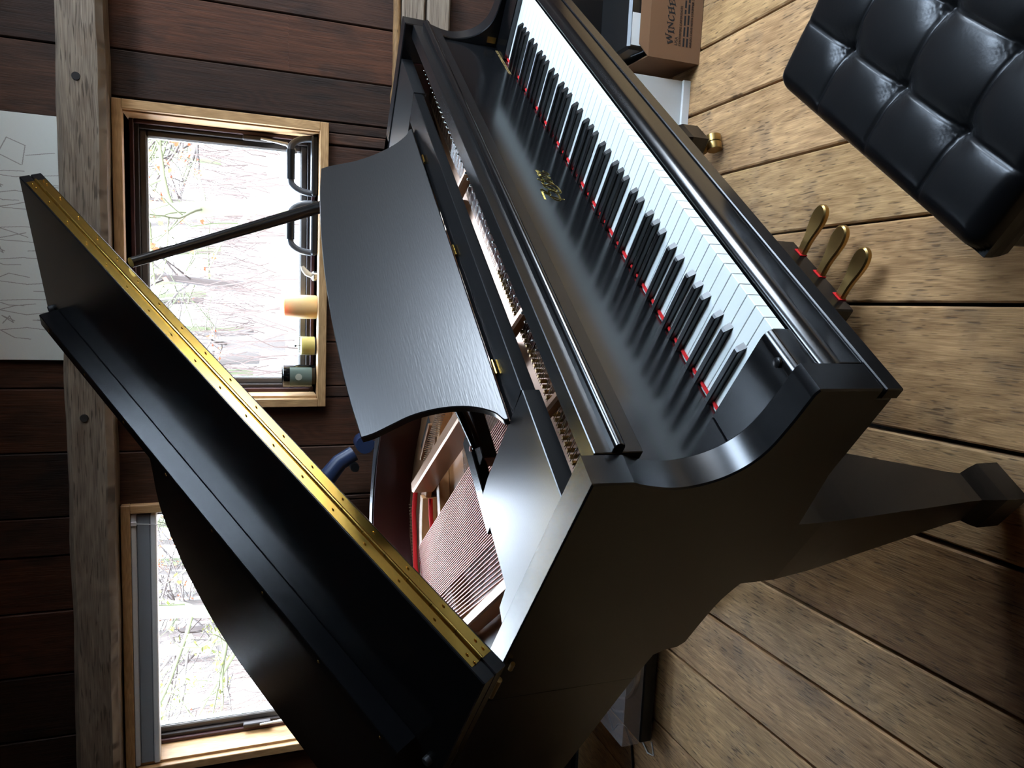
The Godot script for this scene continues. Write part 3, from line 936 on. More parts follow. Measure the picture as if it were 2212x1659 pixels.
func inside(pn: Node3D, off: Transform3D, ey: Callable, bx: Callable) -> void:
	# soundboard under everything
	var sb := P2([-0.078, -0.20, 1.30, -0.20, 1.30, -0.62, 1.22, -0.74, 1.03, -0.88, 0.89, -1.02, 0.84, -1.2, 0.80, -1.36, 0.70, -1.47, 0.55, -1.505, 0.0, -1.51, -0.078, -1.44])
	part(pn, "soundboard", ey.call(sb, 0.825, 0.838, 0.0), M.soundboard, off)
	# cast plate: pin field in front, hitch field behind, struts between
	part(pn, "plate_pin_field", ey.call(P2([-0.078, -0.17, 1.30, -0.17, 1.30, -0.33, 0.9, -0.36, 0.5, -0.37, -0.078, -0.35]), 0.875, 0.893, 0.002), M.plate, off)
	var hf := P2([1.29, -0.62, 1.21, -0.735, 1.02, -0.87, 0.88, -1.01, 0.835, -1.2, 0.795, -1.35, 0.70, -1.455, 0.55, -1.495, 0.0, -1.50, -0.07, -1.43, -0.07, -1.30, 0.30, -1.39, 0.50, -1.36, 0.60, -1.28, 0.665, -1.16, 0.69, -1.00, 0.74, -0.90, 0.88, -0.78, 1.02, -0.68, 1.15, -0.56, 1.22, -0.48, 1.29, -0.45])
	part(pn, "plate_hitch_field", ey.call(hf, 0.855, 0.872, 0.003), M.plate, off)
	# struts
	var st := func(a: Vector3, b: Vector3, w: float, h: float, called := "plate_strut") -> void:
		var d := (b - a)
		var l := d.length()
		var f := Transform3D(Basis(d.normalized(), Vector3.UP, d.normalized().cross(Vector3.UP)), a)
		var mb := MB.new()
		mb.tf = f
		mb.box(0, -h, -w * 0.5, l, 0, w * 0.5, 0.004)
		part(pn, called, mb.mesh(), M.plate, off)
	st.call(Vector3(0.36, 0.930, -0.36), Vector3(0.628, 0.930, -1.115), 0.030, 0.062)
	st.call(Vector3(-0.02, 0.905, -0.36), Vector3(0.165, 0.905, -1.03), 0.026, 0.050)
	st.call(Vector3(0.165, 0.905, -1.03), Vector3(0.27, 0.905, -1.42), 0.026, 0.050)
	st.call(Vector3(0.83, 0.925, -0.34), Vector3(0.87, 0.925, -0.90), 0.026, 0.055)
	for s in [[0.36, 0.50], [0.155, 0.115], [0.83, 0.80]]:
		# front ends of the struts rise over the pin field
		st.call(Vector3(s[0], 0.932, -0.36), Vector3(s[0] - 0.03, 0.905, -0.185), 0.016, 0.022)
	# window in the hitch field and its raised rib
	part(pn, "plate_rib", bx.call(0.735, 0.872, -1.13, 0.745, 0.886, -0.98, 0.002), M.plate, off)
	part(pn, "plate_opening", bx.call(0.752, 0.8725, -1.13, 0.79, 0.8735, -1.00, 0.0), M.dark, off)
	# bridges
	var br := func(pts: Array, w: float, y0: float, y1: float) -> void:
		var c := spline(PackedVector2Array(pts), false, 6)
		var o := PackedVector2Array()
		var e := PackedVector2Array()
		for i in c.size():
			var d := (c[mini(i + 1, c.size() - 1)] - c[maxi(i - 1, 0)]).normalized()
			o.append(c[i] + Vector2(d.y, -d.x) * w * 0.5)
			e.append(c[i] - Vector2(d.y, -d.x) * w * 0.5)
		e.reverse()
		o.append_array(e)
		part(pn, "bridge", ey.call(o, y0, y1, 0.002), mat(Color(0.70, 0.52, 0.34), 0.5), off)
	br.call([Vector2(0.66, -1.20), Vector2(0.58, -1.30), Vector2(0.44, -1.385), Vector2(0.25, -1.41), Vector2(0.05, -1.38)], 0.034, 0.838, 0.882)
	br.call([Vector2(1.24, -0.36), Vector2(1.10, -0.50), Vector2(0.92, -0.68), Vector2(0.76, -0.86), Vector2(0.66, -1.02), Vector2(0.50, -1.14), Vector2(0.36, -1.17), Vector2(0.2, -1.14)], 0.03, 0.838, 0.868)
	# bass strings (copper wound), overstrung
	var nb := 46
	for i in nb:
		var f := float(i) / (nb - 1)
		var x := minf(i, 10) * 0.0098 + maxf(i - 10, 0) * 0.0063
		var a := Vector3(-0.045 + x, 0.889, -0.30)
		var d := Vector3(lerpf(0.33, 0.285, f), 0, -1).normalized()
		# ends on the bridge at the tail
		var e := a + d * ((1.36 - lerpf(0.0, 0.06, f) - 0.30) / -d.z)
		var r := lerpf(0.0027, 0.0015, sqrt(f))
		part(pn, "bass_string", MB.new().tube([a, e], r, 6, false).mesh(), M.copper, off)
		part(pn, "bass_string_tail", MB.new().tube([e, e + d * 0.075 - Vector3(0, 0.012, 0)], 0.0009, 5, false).mesh(), M.steel, off)
	# plain steel strings in threes under them and on towards the treble
	var sl := MB.new()
	for i in 150:
		var f := float(i) / 149.0
		var x := lerpf(0.30, 1.27, f)
		var z1: float = lerpf(-1.12, -0.42, pow(f, 0.75))
		var a := Vector3(x, 0.884, -0.30)
		var b := Vector3(x + lerpf(-0.16, -0.05, f), 0.873, z1)
		sl.tube([a, b], 0.00065, 4, false)
	var so := part(pn, "plain_strings", sl.mesh(), M.steel, off)
	so.set_meta("kind", "stuff")
	# hitch pins and felt at the tail
	var hp := MB.new()
	for i in 46:
		var f := float(i) / 45.0
		var p := Vector3(lerpf(0.745, 0.35, f), 0.868, lerpf(-1.385, -1.478, f) - sin(f * PI) * 0.03 + 0.03)
		hp.tube([p, p + Vector3(0.0, 0.016, 0.004)], 0.0024, 6)
	for i in 26:
		var f := float(i) / 25.0
		var p := Vector3(lerpf(0.70, 0.735, f), 0.868, lerpf(-0.86, -1.10, f))
		hp.tube([p, p + Vector3(0.004, 0.014, 0)], 0.0022, 6)
		p.x -= 0.022
		hp.tube([p, p + Vector3(0.003, 0.016, 0)], 0.0018, 6)
	var ho := part(pn, "hitch_pins", hp.mesh(), M.steel, off)
	ho.set_meta("kind", "stuff")
	part(pn, "string_felt", MB.new().tube([Vector3(0.712, 0.884, -1.245), Vector3(0.68, 0.886, -1.295), Vector3(0.63, 0.884, -1.345), Vector3(0.56, 0.885, -1.395), Vector3(0.45, 0.884, -1.43)], 0.007, 6).mesh(), M.felt_red, off)
	part(pn, "string_felt", MB.new().tube([Vector3(0.60, 0.878, -1.13), Vector3(0.56, 0.878, -1.165), Vector3(0.50, 0.878, -1.19), Vector3(0.40, 0.878, -1.215)], 0.006, 6).mesh(), M.felt_red, off)
	# red cloth under the strings behind the tuning pins
	part(pn, "string_cloth", bx.call(0.29, 0.893, -0.305, 0.82, 0.897, -0.262, 0.001), M.felt_dark, off)
	part(pn, "string_cloth", bx.call(-0.05, 0.893, -0.235, 0.26, 0.897, -0.200, 0.001), M.felt_red, off)
	# tuning pins in slanting rows
	var tp := MB.new()
	var pinp := []
	for sec in [[0.20, 0.50, 14], [0.53, 0.80, 12], [0.83, 1.26, 18]]:
		for i in sec[2]:
			for j in 4:
				var x: float = lerpf(sec[0], sec[1], float(i) / (sec[2] - 1)) + j * 0.0055
				pinp.append(Vector3(x, 0.893, -0.186 - j * 0.0165))
	for i in 17:
		for j in 2:
			pinp.append(Vector3(-0.055 + i * 0.0145 + j * 0.005, 0.893, -0.187 - j * 0.022))
	for p in pinp:
		tp.lathe([Vector2(0.0036, 0.0), Vector2(0.0036, 0.022), Vector2(0.0027, 0.024), Vector2(0.0027, 0.036), Vector2(0.0016, 0.0375), Vector2(0.0, 0.0377)], 8, p)
		tp.lathe([Vector2(0.0044, 0.010), Vector2(0.0048, 0.012), Vector2(0.0044, 0.016)], 8, p)
		tp.tube([p + Vector3(0.004, 0.012, 0), Vector3(p.x + 0.012, 0.902, -0.31)], 0.0007, 4, false)
	var to := part(pn, "tuning_pins", tp.mesh(), M.steel, off)
	to.set_meta("kind", "stuff")
	# agraffe row
	var ag := MB.new()
	for i in 46:
		var p := Vector3(-0.05 + i * 0.0125, 0.893, -0.300 + 0.0)
		ag.box(p.x - 0.003, p.y, p.z - 0.003, p.x + 0.003, p.y + 0.013, p.z + 0.003, 0.001)
	var ao := part(pn, "agraffes", ag.mesh(), M.brass_dull, off)
	ao.set_meta("kind", "stuff")

const LX := -0.1546
const LY := 1.0031
const LA := 0.5542
const ZF := -0.525

func lid(pn: Node3D, off: Transform3D) -> void:
	# s along the lid from its hinge, q out of its top face, z as in the piano
	var S := Vector3(cos(LA), sin(LA), 0)
	var N := Vector3(-sin(LA), cos(LA), 0)
	# outline (s, -z) extruded along N : s x (-z dir)?  basis (S, -Z, N) is right-handed
	var LT := Transform3D(Basis(S, Vector3(0, 0, -1), N), Vector3(LX, LY, 0))
	var o := PackedVector2Array()
	o.append_array(P2([0.0, -ZF, 1.494, -ZF]))
	o.append_array(spline(P2([1.49, 0.57, 1.462, 0.665, 1.40, 0.745, 1.30, 0.815, 1.20, 0.875, 1.12, 0.95, 1.076, 1.04, 1.060, 1.13, 1.053, 1.2, 1.041, 1.257, 1.018, 1.305, 0.992, 1.345, 0.945, 1.405, 0.878, 1.458, 0.799, 1.508, 0.696, 1.542, 0.607, 1.553, 0.416, 1.562, 0.12, 1.566]), false, 4))
	o.append_array(P2([0.04, 1.562, 0.01, 1.545, 0.0, 1.51]))
	var ld := part(pn, "lid", MB.new().prism(o, 0.0, 0.023, 0.0018, LT).mesh(), M.lid, off)
	var fo := P2([0.0, -ZF, 1.494, -ZF, 1.494, 0.940, 0.0, 0.940])
	var fl := part(pn, "lid_flap", MB.new().prism(fo, 0.0235, 0.0465, 0.0018, LT).mesh(), M.lid, off)
	var lp := P2([0.072, 0.850, 1.422, 0.850, 1.422, 0.882, 0.072, 0.882])
	part(fl, "front_lip", MB.new().prism(lp, 0.0466, 0.090, 0.0014, LT).mesh(), M.lid)
	var sc := func(parent: Node, s: float, t: float, z: float, called := "screw", r := 0.0034) -> void:
		var mb := MB.new()
		mb.tf = LT * Transform3D(Basis(Vector3.RIGHT, PI / 2), Vector3(s, -z, t))
		mb.lathe([Vector2(r, 0), Vector2(r, 0.0006), Vector2(r * 0.6, 0.0011), Vector2(r * 0.45, 0.0002), Vector2(0, 0.0002)], 12)
		part(parent, called, mb.mesh(), M.brass)
	# hinge: two long leaves with a knuckle between; faces +z
	var hg := part(pn, "lid_hinge", MB.new().prism(P2([0.030, 0.5240, 1.466, 0.5240, 1.466, 0.5250, 0.030, 0.5250]), 0.0035, 0.0205, 0.0, LT).mesh(), M.brass, off)
	part(hg, "hinge_leaf", MB.new().prism(P2([0.030, 0.5240, 1.466, 0.5240, 1.466, 0.5250, 0.030, 0.5250]), 0.0262, 0.0430, 0.0, LT).mesh(), M.brass)
	var kn := 26
	for i in kn:
		var a := lerpf(0.030, 1.466, float(i) / kn) + 0.0006
		var b := lerpf(0.030, 1.466, float(i + 1) / kn) - 0.0006
		part(hg, "knuckle", MB.new().tube([LT * Vector3(a, 0.5225, 0.0233), LT * Vector3(b, 0.5225, 0.0233)], 0.0036, 10).mesh(), M.brass)
	var ss := [0.040, 0.056]
	for i in 16: ss.append(0.128 + i * 0.0835)
	ss.append(1.443)
	ss.append(1.459)
	for s in ss:
		sc.call(hg, s, 0.0098, -0.5238)
		sc.call(hg, s - 0.008, 0.0352, -0.5238)
	# screws in the lip's edge face outwards
	for i in 8:
		var mb := MB.new()
		mb.tf = LT * Transform3D(Basis(Vector3.RIGHT, PI / 2), Vector3(0.115 + i * 0.18, 0.866, 0.0902))
		mb.lathe([Vector2(0.004, 0), Vector2(0.0036, 0.0008), Vector2(0.0015, 0.001), Vector2(0, 0.0004)], 12)
		part(fl, "lip_screw", mb.mesh(), M.brass)
	# rubber buttons near both ends of the flap
	for s in [0.032, 1.457]:
		var mb := MB.new()
		mb.tf = LT * Transform3D(Basis(Vector3.RIGHT, PI / 2), Vector3(s, 0.872, 0.0465))
		mb.lathe([Vector2(0.009, 0), Vector2(0.009, 0.008), Vector2(0.0075, 0.010), Vector2(0, 0.010)], 18)
		part(fl, "rubber_button", mb.mesh(), M.black_matt)
	# lid hinges on the rim
	for z in [-0.62, -1.30]:
		part(pn, "side_hinge", MB.new().tube([Vector3(-0.136, 0.986, z), Vector3(-0.136, 0.986, z - 0.06)], 0.005, 10).mesh(), M.brass_dull, off)
	part(pn, "hinge_pin", MB.new().tube([Vector3(-0.1345, 0.975, -0.590), Vector3(-0.1345, 0.975, -0.572)], 0.004, 8).mesh(), M.brass_dull, off)
	# prop stick
	var a := Vector3(1.262, 0.955, -0.555)
	var b := Vector3(0.775, 1.578, -0.512)
	var d := b - a
	part(pn, "lid_prop", MB.new().tube([a, a + d * 0.30, a + d * 0.36, a + d], [0.021, 0.0205, 0.015, 0.0105], 14).mesh(), M.black, off)
	part(pn, "short_prop", MB.new().tube([a + Vector3(0.03, 0, 0.0), a + d * 0.32 + Vector3(0.03, 0.012, 0.0)], 0.0075, 10).mesh(), M.black, off)
	part(pn, "prop_foot", MB.new().box(1.235, 0.90, -0.60, 1.30, 0.965, -0.51, 0.003).mesh(), M.black, off)

func legs(pn: Node3D, off: Transform3D, bx: Callable) -> void:
	for c in [Vector2(-0.050, -0.334), Vector2(1.272, -0.334), Vector2(0.35, -1.36)]:
		var mb := MB.new()
		# square section: half width, height
		var pr := [[0.030, 0.055], [0.041, 0.066], [0.041, 0.118], [0.036, 0.140], [0.0300, 0.160], [0.0325, 0.190], [0.0715, 0.50], [0.0775, 0.57], [0.0778, 0.60], [0.0778, 0.645]]
		if c.y < -1.0: pr = pr.slice(0, 9) + [[0.078, 0.83]]
		for i in pr.size() - 1:
			var h0: float = pr[i][0]
			var h1: float = pr[i + 1][0]
			var y0: float = pr[i][1]
			var y1: float = pr[i + 1][1]
			for k in 4:
				var q := Basis(Vector3.UP, k * PI / 2)
				var o := Vector3(c.x, 0, c.y)
				mb.poly([o + q * Vector3(-h0, y0, h0), o + q * Vector3(h0, y0, h0), o + q * Vector3(h1, y1, h1), o + q * Vector3(-h1, y1, h1)])
		mb.poly([Vector3(c.x - 0.03, 0.055, c.y - 0.03), Vector3(c.x + 0.03, 0.055, c.y - 0.03), Vector3(c.x + 0.03, 0.055, c.y + 0.03), Vector3(c.x - 0.03, 0.055, c.y + 0.03)])
		var lg := part(pn, "leg", mb.mesh(), M.black, off)
		part(lg, "ferrule", MB.new().lathe([Vector2(0.022, 0.035), Vector2(0.026, 0.04), Vector2(0.027, 0.056)], 20, Vector3(c.x, 0, c.y)).mesh(), M.brass_dull)
		# twin-wheel caster
		var ca := 0.6
		var ax := Vector3(cos(ca), 0, sin(ca))
		var cc := Vector3(c.x, 0.0235, c.y) + Vector3(-ax.z, 0, ax.x) * 0.022 * (-1.0 if c.x < 0.5 else 1.0)
		part(lg, "caster_fork", MB.new().box(c.x - 0.010, 0.022, c.y - 0.010, c.x + 0.010, 0.040, c.y + 0.010, 0.002).mesh(), M.brass_dull)
		for sg in [-1.0, 1.0]:
			part(lg, "caster_wheel", MB.new().tube([cc + ax * 0.0015 * sg, cc + ax * 0.003 * sg, cc + ax * 0.021 * sg, cc + ax * 0.023 * sg], [0.0215, 0.0235, 0.0235, 0.0215], 24).mesh(), M.brass_dull)
	# pedal lyre
	var ly := part(pn, "lyre_box", bx.call(0.462, 0.045, -0.46, 0.740, 0.115, -0.318, 0.004), M.black, off)
	for x in [0.53, 0.67]:
		part(ly, "lyre_post", MB.new().tube([Vector3(x, 0.11, -0.39), Vector3(x, 0.645, -0.36)], 0.020, 12).mesh(), M.black)
	part(ly, "lyre_top", bx.call(0.48, 0.60, -0.43, 0.72, 0.645, -0.30, 0.003), M.black)
	for x in [0.512, 0.600, 0.688]:
		var o := PackedVector2Array()
		o.append_array(spline(P2([-0.0125, 0.335, -0.0125, 0.30, -0.014, 0.275, -0.0195, 0.245, -0.0225, 0.22, -0.019, 0.199, -0.010, 0.188, 0.0, 0.185, 0.010, 0.188, 0.019, 0.199, 0.0225, 0.22, 0.0195, 0.245, 0.014, 0.275, 0.0125, 0.30, 0.0125, 0.335]), false, 3))
		var q := PackedVector2Array()
		for p in o: q.append(Vector2(x + p.x, p.y))
		# bend: built flat, tips a little raised by tilting
		var T := Transform3D(Basis(Vector3(1, 0, 0), Vector3(0, -0.10, -1).normalized(), Vector3(0, 1, -0.10).normalized()), Vector3(0, 0.094, 0))
		var pd := part(pn, "pedal", MB.new().prism(q, -0.016, 0.0, 0.0034, T).mesh(), M.brass_dull, off)
		part(pd, "pedal_felt", MB.new().box(x - 0.0145, 0.0465, -0.3178, x + 0.0145, 0.068, -0.3155, 0.0005).mesh(), M.felt_red)

# ---------------------------------------------------------------- bench
func bench() -> void:
	var x0 := 0.012
	var z0 := 0.120
	var xb := [0.0, 0.1235, 0.257, 0.3905, 0.524]
	var zb := [0.0, 0.1115, 0.2205, 0.332]
	var W: float = xb[4]
	var L: float = zb[3]
	var nx := 4
	var nz := 3
	var top := 0.490
	var b := thing("piano_bench", "black leather tufted piano bench in front of the keyboard", "bench", Transform3D(Basis(), Vector3(x0 + W / 2, 0, z0 + L / 2)))
	var mb := MB.new()
	var rx := nx * 40
	var rz := nz * 36
	var cell := func(g: Array, x: float) -> Array:      # [place in the cell 0..1, distance to the nearest inner seam]
		var k := 0
		while k < g.size() - 2 and x > g[k + 1]: k += 1
		var f := clampf((x - g[k]) / (g[k + 1] - g[k]), 0.0, 1.0)
		var d := 1.0
		for i in range(1, g.size() - 1): d = minf(d, absf(x - g[i]))
		return [f, d]
	var ht := func(x: float, z: float) -> float:
		var cu: Array = cell.call(xb, x)
		var cv: Array = cell.call(zb, z)
		var du: float = cu[1]
		var dw: float = cv[1]
		var pu := 1.0 - pow(absf(2.0 * cu[0] - 1.0), 7.0)
		var pw := 1.0 - pow(absf(2.0 * cv[0] - 1.0), 7.0)
		var h := 0.0032 * clampf(pu * pw, 0, 1) + 0.004 * sin(PI * cu[0]) * sin(PI * cv[0])
		h -= 0.0022 * exp(-pow(du / 0.0020, 2.0)) + 0.0022 * exp(-pow(dw / 0.0020, 2.0))
		var rr := du * du + dw * dw
		var wr := 1.0 + 0.10 * sin(atan2(dw, du) * 26.0) * exp(-rr / 0.0012)
		h -= (0.0105 * exp(-rr / (0.024 * 0.024)) + 0.005 * exp(-rr / (0.007 * 0.007))) * wr
		# rounded border
		var ex := minf(x, W - x)
		var ez := minf(z, L - z)
		var e := minf(ex, ez)
		var R := 0.030
		var fall := 0.0
		if ex < R: fall += pow(1.0 - ex / R, 2.0)
		if ez < R: fall += pow(1.0 - ez / R, 2.0)
		return top + h * smoothstep(0.0, 0.03, e) - R * 0.95 * (1.0 - sqrt(maxf(0.0, 1.0 - minf(fall, 1.0))))
	var grid := []
	for i in rx + 1:
		var row := []
		for j in rz + 1:
			var fx := float(i) / rx
			var fz := float(j) / rz
			row.append(Vector3(fx * W, ht.call(fx * W, fz * L), fz * L))
		grid.append(row)
	var o := Vector3(-W / 2, 0, -L / 2)
	var ids := []
	for i in rx + 1:
		for j in rz + 1:
			var p: Vector3 = grid[i][j]
			var dx: Vector3 = grid[mini(i + 1, rx)][j] - grid[maxi(i - 1, 0)][j]
			var dz: Vector3 = grid[i][mini(j + 1, rz)] - grid[i][maxi(j - 1, 0)]
			mb.vert(p + o, dz.cross(dx).normalized(), Vector2(p.x, p.z))
	for i in rx:
		for j in rz:
			var a := i * (rz + 1) + j
			var c := a + rz + 1
			mb.ix.append_array([a, c, c + 1, a, c + 1, a + 1])
	# skirt below the rounded border
	var border := []
	for i in rx: border.append(grid[i][0])
	for j in rz: border.append(grid[rx][j])
	for i in rx: border.append(grid[rx - i][rz])
	for j in rz: border.append(grid[0][rz - j])
	var cen := Vector3(W / 2, 0, L / 2)
	for i in border.size():
		var p: Vector3 = border[i]
		var q: Vector3 = border[(i + 1) % border.size()]
		var rows := []
		for k in 4:
			var y := lerpf(0, -0.045, k / 3.0)
			var inn := 0.006 * pow(k / 3.0, 2.0)
			var pp := p + Vector3(signf(cen.x - p.x) * inn, y, signf(cen.z - p.z) * inn)
			var qq := q + Vector3(signf(cen.x - q.x) * inn, y, signf(cen.z - q.z) * inn)
			rows.append([pp + o, qq + o])
		for k in 3:
			mb.poly([rows[k][0], rows[k][1], rows[k + 1][1], rows[k + 1][0]])
	part(b, "cushion", mb.mesh(), M.leather)
	for i in range(1, nx):
		for j in range(1, nz):
			part(b, "tuft_stitch", MB.new().lathe([Vector2(0.0026, -0.004), Vector2(0.0024, 0.0), Vector2(0.001, 0.0008), Vector2(0, 0.001)], 10, Vector3(xb[i], ht.call(xb[i], zb[j]) + 0.0006, zb[j]) + o).mesh(), M.leather)
	part(b, "seat_frame", MB.new().box(-W / 2 + 0.012, 0.340, -L / 2 + 0.012, W / 2 - 0.012, 0.418, L / 2 - 0.012, 0.003).mesh(), M.black)
	for sx in [-1, 1]:
		for sz in [-1, 1]:
			var lm := MB.new()
			var c := Vector3(sx * (W / 2 - 0.045), 0, sz * (L / 2 - 0.045))
			for k in 4:
				var q := Basis(Vector3.UP, k * PI / 2)
				lm.poly([c + q * Vector3(-0.015, 0, 0.015), c + q * Vector3(0.015, 0, 0.015), c + q * Vector3(0.027, 0.341, 0.027), c + q * Vector3(-0.027, 0.341, 0.027)])
			part(b, "leg", lm.mesh(), M.black)

# ---------------------------------------------------------------- things on the sill
func at_wall(t: float, y: float, z: float) -> Transform3D:
	return WALL * Transform3D(Basis(), Vector3(t, y, z))

func sill_things() -> void:
	var wax := mat(Color(0.88, 0.74, 0.50), 0.5)
	wax.subsurf_scatter_enabled = true
	wax.subsurf_scatter_strength = 0.3
	var c := thing("pillar_candle", "thick cream pillar candle on the right window's sill", "candle", at_wall(0.168, 1.11, 0.045))
	part(c, "wax", MB.new().lathe([Vector2(0.0, 0.0), Vector2(0.041, 0.0), Vector2(0.0425, 0.002), Vector2(0.0425, 0.110), Vector2(0.040, 0.113), Vector2(0.034, 0.111), Vector2(0.030, 0.085), Vector2(0.0, 0.083)], 36).mesh(), wax)
	part(c, "wick", MB.new().tube([Vector3(0, 0.083, 0), Vector3(0.001, 0.096, 0)], 0.0012, 5).mesh(), M.ink)
	var j := thing("jar_candle", "small clear glass jar with pale yellow wax", "candle", at_wall(0.308, 1.11, 0.045))
	part(j, "glass_jar", MB.new().lathe([Vector2(0.0, 0.0), Vector2(0.033, 0.0), Vector2(0.0355, 0.004), Vector2(0.0355, 0.10), Vector2(0.0335, 0.10), Vector2(0.0335, 0.006), Vector2(0, 0.005)], 32).mesh(), M.glass)
	part(j, "wax", MB.new().lathe([Vector2(0.0, 0.006), Vector2(0.033, 0.006), Vector2(0.033, 0.052), Vector2(0.0, 0.050)], 32).mesh(), mat(Color(0.84, 0.76, 0.40), 0.5))
	part(j, "wick", MB.new().tube([Vector3(0, 0.05, 0), Vector3(0.001, 0.07, -0.002)], 0.0012, 5).mesh(), M.ink)
	part(j, "charred_tip", MB.new().lathe([Vector2(0, -0.005), Vector2(0.004, -0.002), Vector2(0.0045, 0.001), Vector2(0, 0.004)], 10, Vector3(0.001, 0.072, -0.002)).mesh(), M.ink)
	var k := thing("dark_jar_candle", "dark glass candle jar with a green paper label", "candle", at_wall(0.418, 1.11, 0.045))
	part(k, "glass_jar", MB.new().lathe([Vector2(0.0, 0.0), Vector2(0.037, 0.0), Vector2(0.040, 0.004), Vector2(0.040, 0.114), Vector2(0.037, 0.116), Vector2(0.037, 0.09), Vector2(0.0, 0.09)], 36).mesh(), mat(Color(0.045, 0.05, 0.05), 0.12))
	var lb := MB.new()
	for i in 14:
		var a0 := -PI / 2 - 0.95 + i * 1.9 / 14.0
		var a1 := a0 + 1.9 / 14.0
		lb.poly([Vector3(cos(a0), 0, sin(a0)) * 0.0404 + Vector3(0, 0.016, 0), Vector3(cos(a0), 0, sin(a0)) * 0.0404 + Vector3(0, 0.092, 0), Vector3(cos(a1), 0, sin(a1)) * 0.0404 + Vector3(0, 0.092, 0), Vector3(cos(a1), 0, sin(a1)) * 0.0404 + Vector3(0, 0.016, 0)])
	var lab := part(k, "paper_label", lb.mesh(), mat(Color(0.33, 0.38, 0.34), 0.8))
	part(lab, "printed_oval", MB.new().lathe([Vector2(0.0, 0.0), Vector2(0.012, 0.0), Vector2(0.0, 0.0004)], 20).mesh(), mat(Color(0.62, 0.62, 0.55), 0.8), Transform3D(Basis(Vector3.RIGHT, -PI / 2), Vector3(0.0, 0.062, -0.0408)))
	# two black cases with loop handles
	for i in 2:
		var t0 := -0.430 if i == 0 else -0.207
		var w := 0.205 if i == 0 else 0.19
		var h := thing("handled_case", ["black plastic case with loop handle at the right end of the sill", "black plastic case with loop handle behind the piano's lid prop"][i], "case", at_wall(t0, 1.11, 0.05), "black handled cases on the sill")
		part(h, "body", MB.new().box(0.0, 0.0, -0.030, w, 0.022, 0.035, 0.005).mesh(), M.plastic_black)
		var pts := spline(P2([0.008, 0.018, 0.014, 0.055, 0.030, 0.083, 0.055, 0.092, w - 0.055, 0.092, w - 0.030, 0.083, w - 0.014, 0.055, w - 0.008, 0.018]), false, 5)
		var pp := []
		for p in pts: pp.append(Vector3(p.x, p.y, 0))
		var hd := part(h, "handle", MB.new().tube(pp, 0.0115, 8).mesh(), M.plastic_grey)
		part(hd, "grip", MB.new().tube([Vector3(0.052, 0.092, 0), Vector3(w - 0.052, 0.092, 0)], 0.0150, 10).mesh(), M.plastic_black)
	var kn := thing("shell_ornament", "small pale ceramic ornament with a silver base on the sill", "ornament", at_wall(0.045, 1.11, 0.045))
	part(kn, "base", MB.new().lathe([Vector2(0, 0), Vector2(0.018, 0), Vector2(0.018, 0.012), Vector2(0.010, 0.018), Vector2(0, 0.018)], 20, Vector3(0.012, 0, 0)).mesh(), M.steel)
	part(kn, "stem", MB.new().tube([Vector3(0.012, 0.016, 0), Vector3(0.002, 0.034, 0), Vector3(-0.012, 0.046, 0), Vector3(-0.022, 0.050, 0)], [0.008, 0.011, 0.009, 0.006], 12).mesh(), mat(Color(0.78, 0.74, 0.66), 0.35))

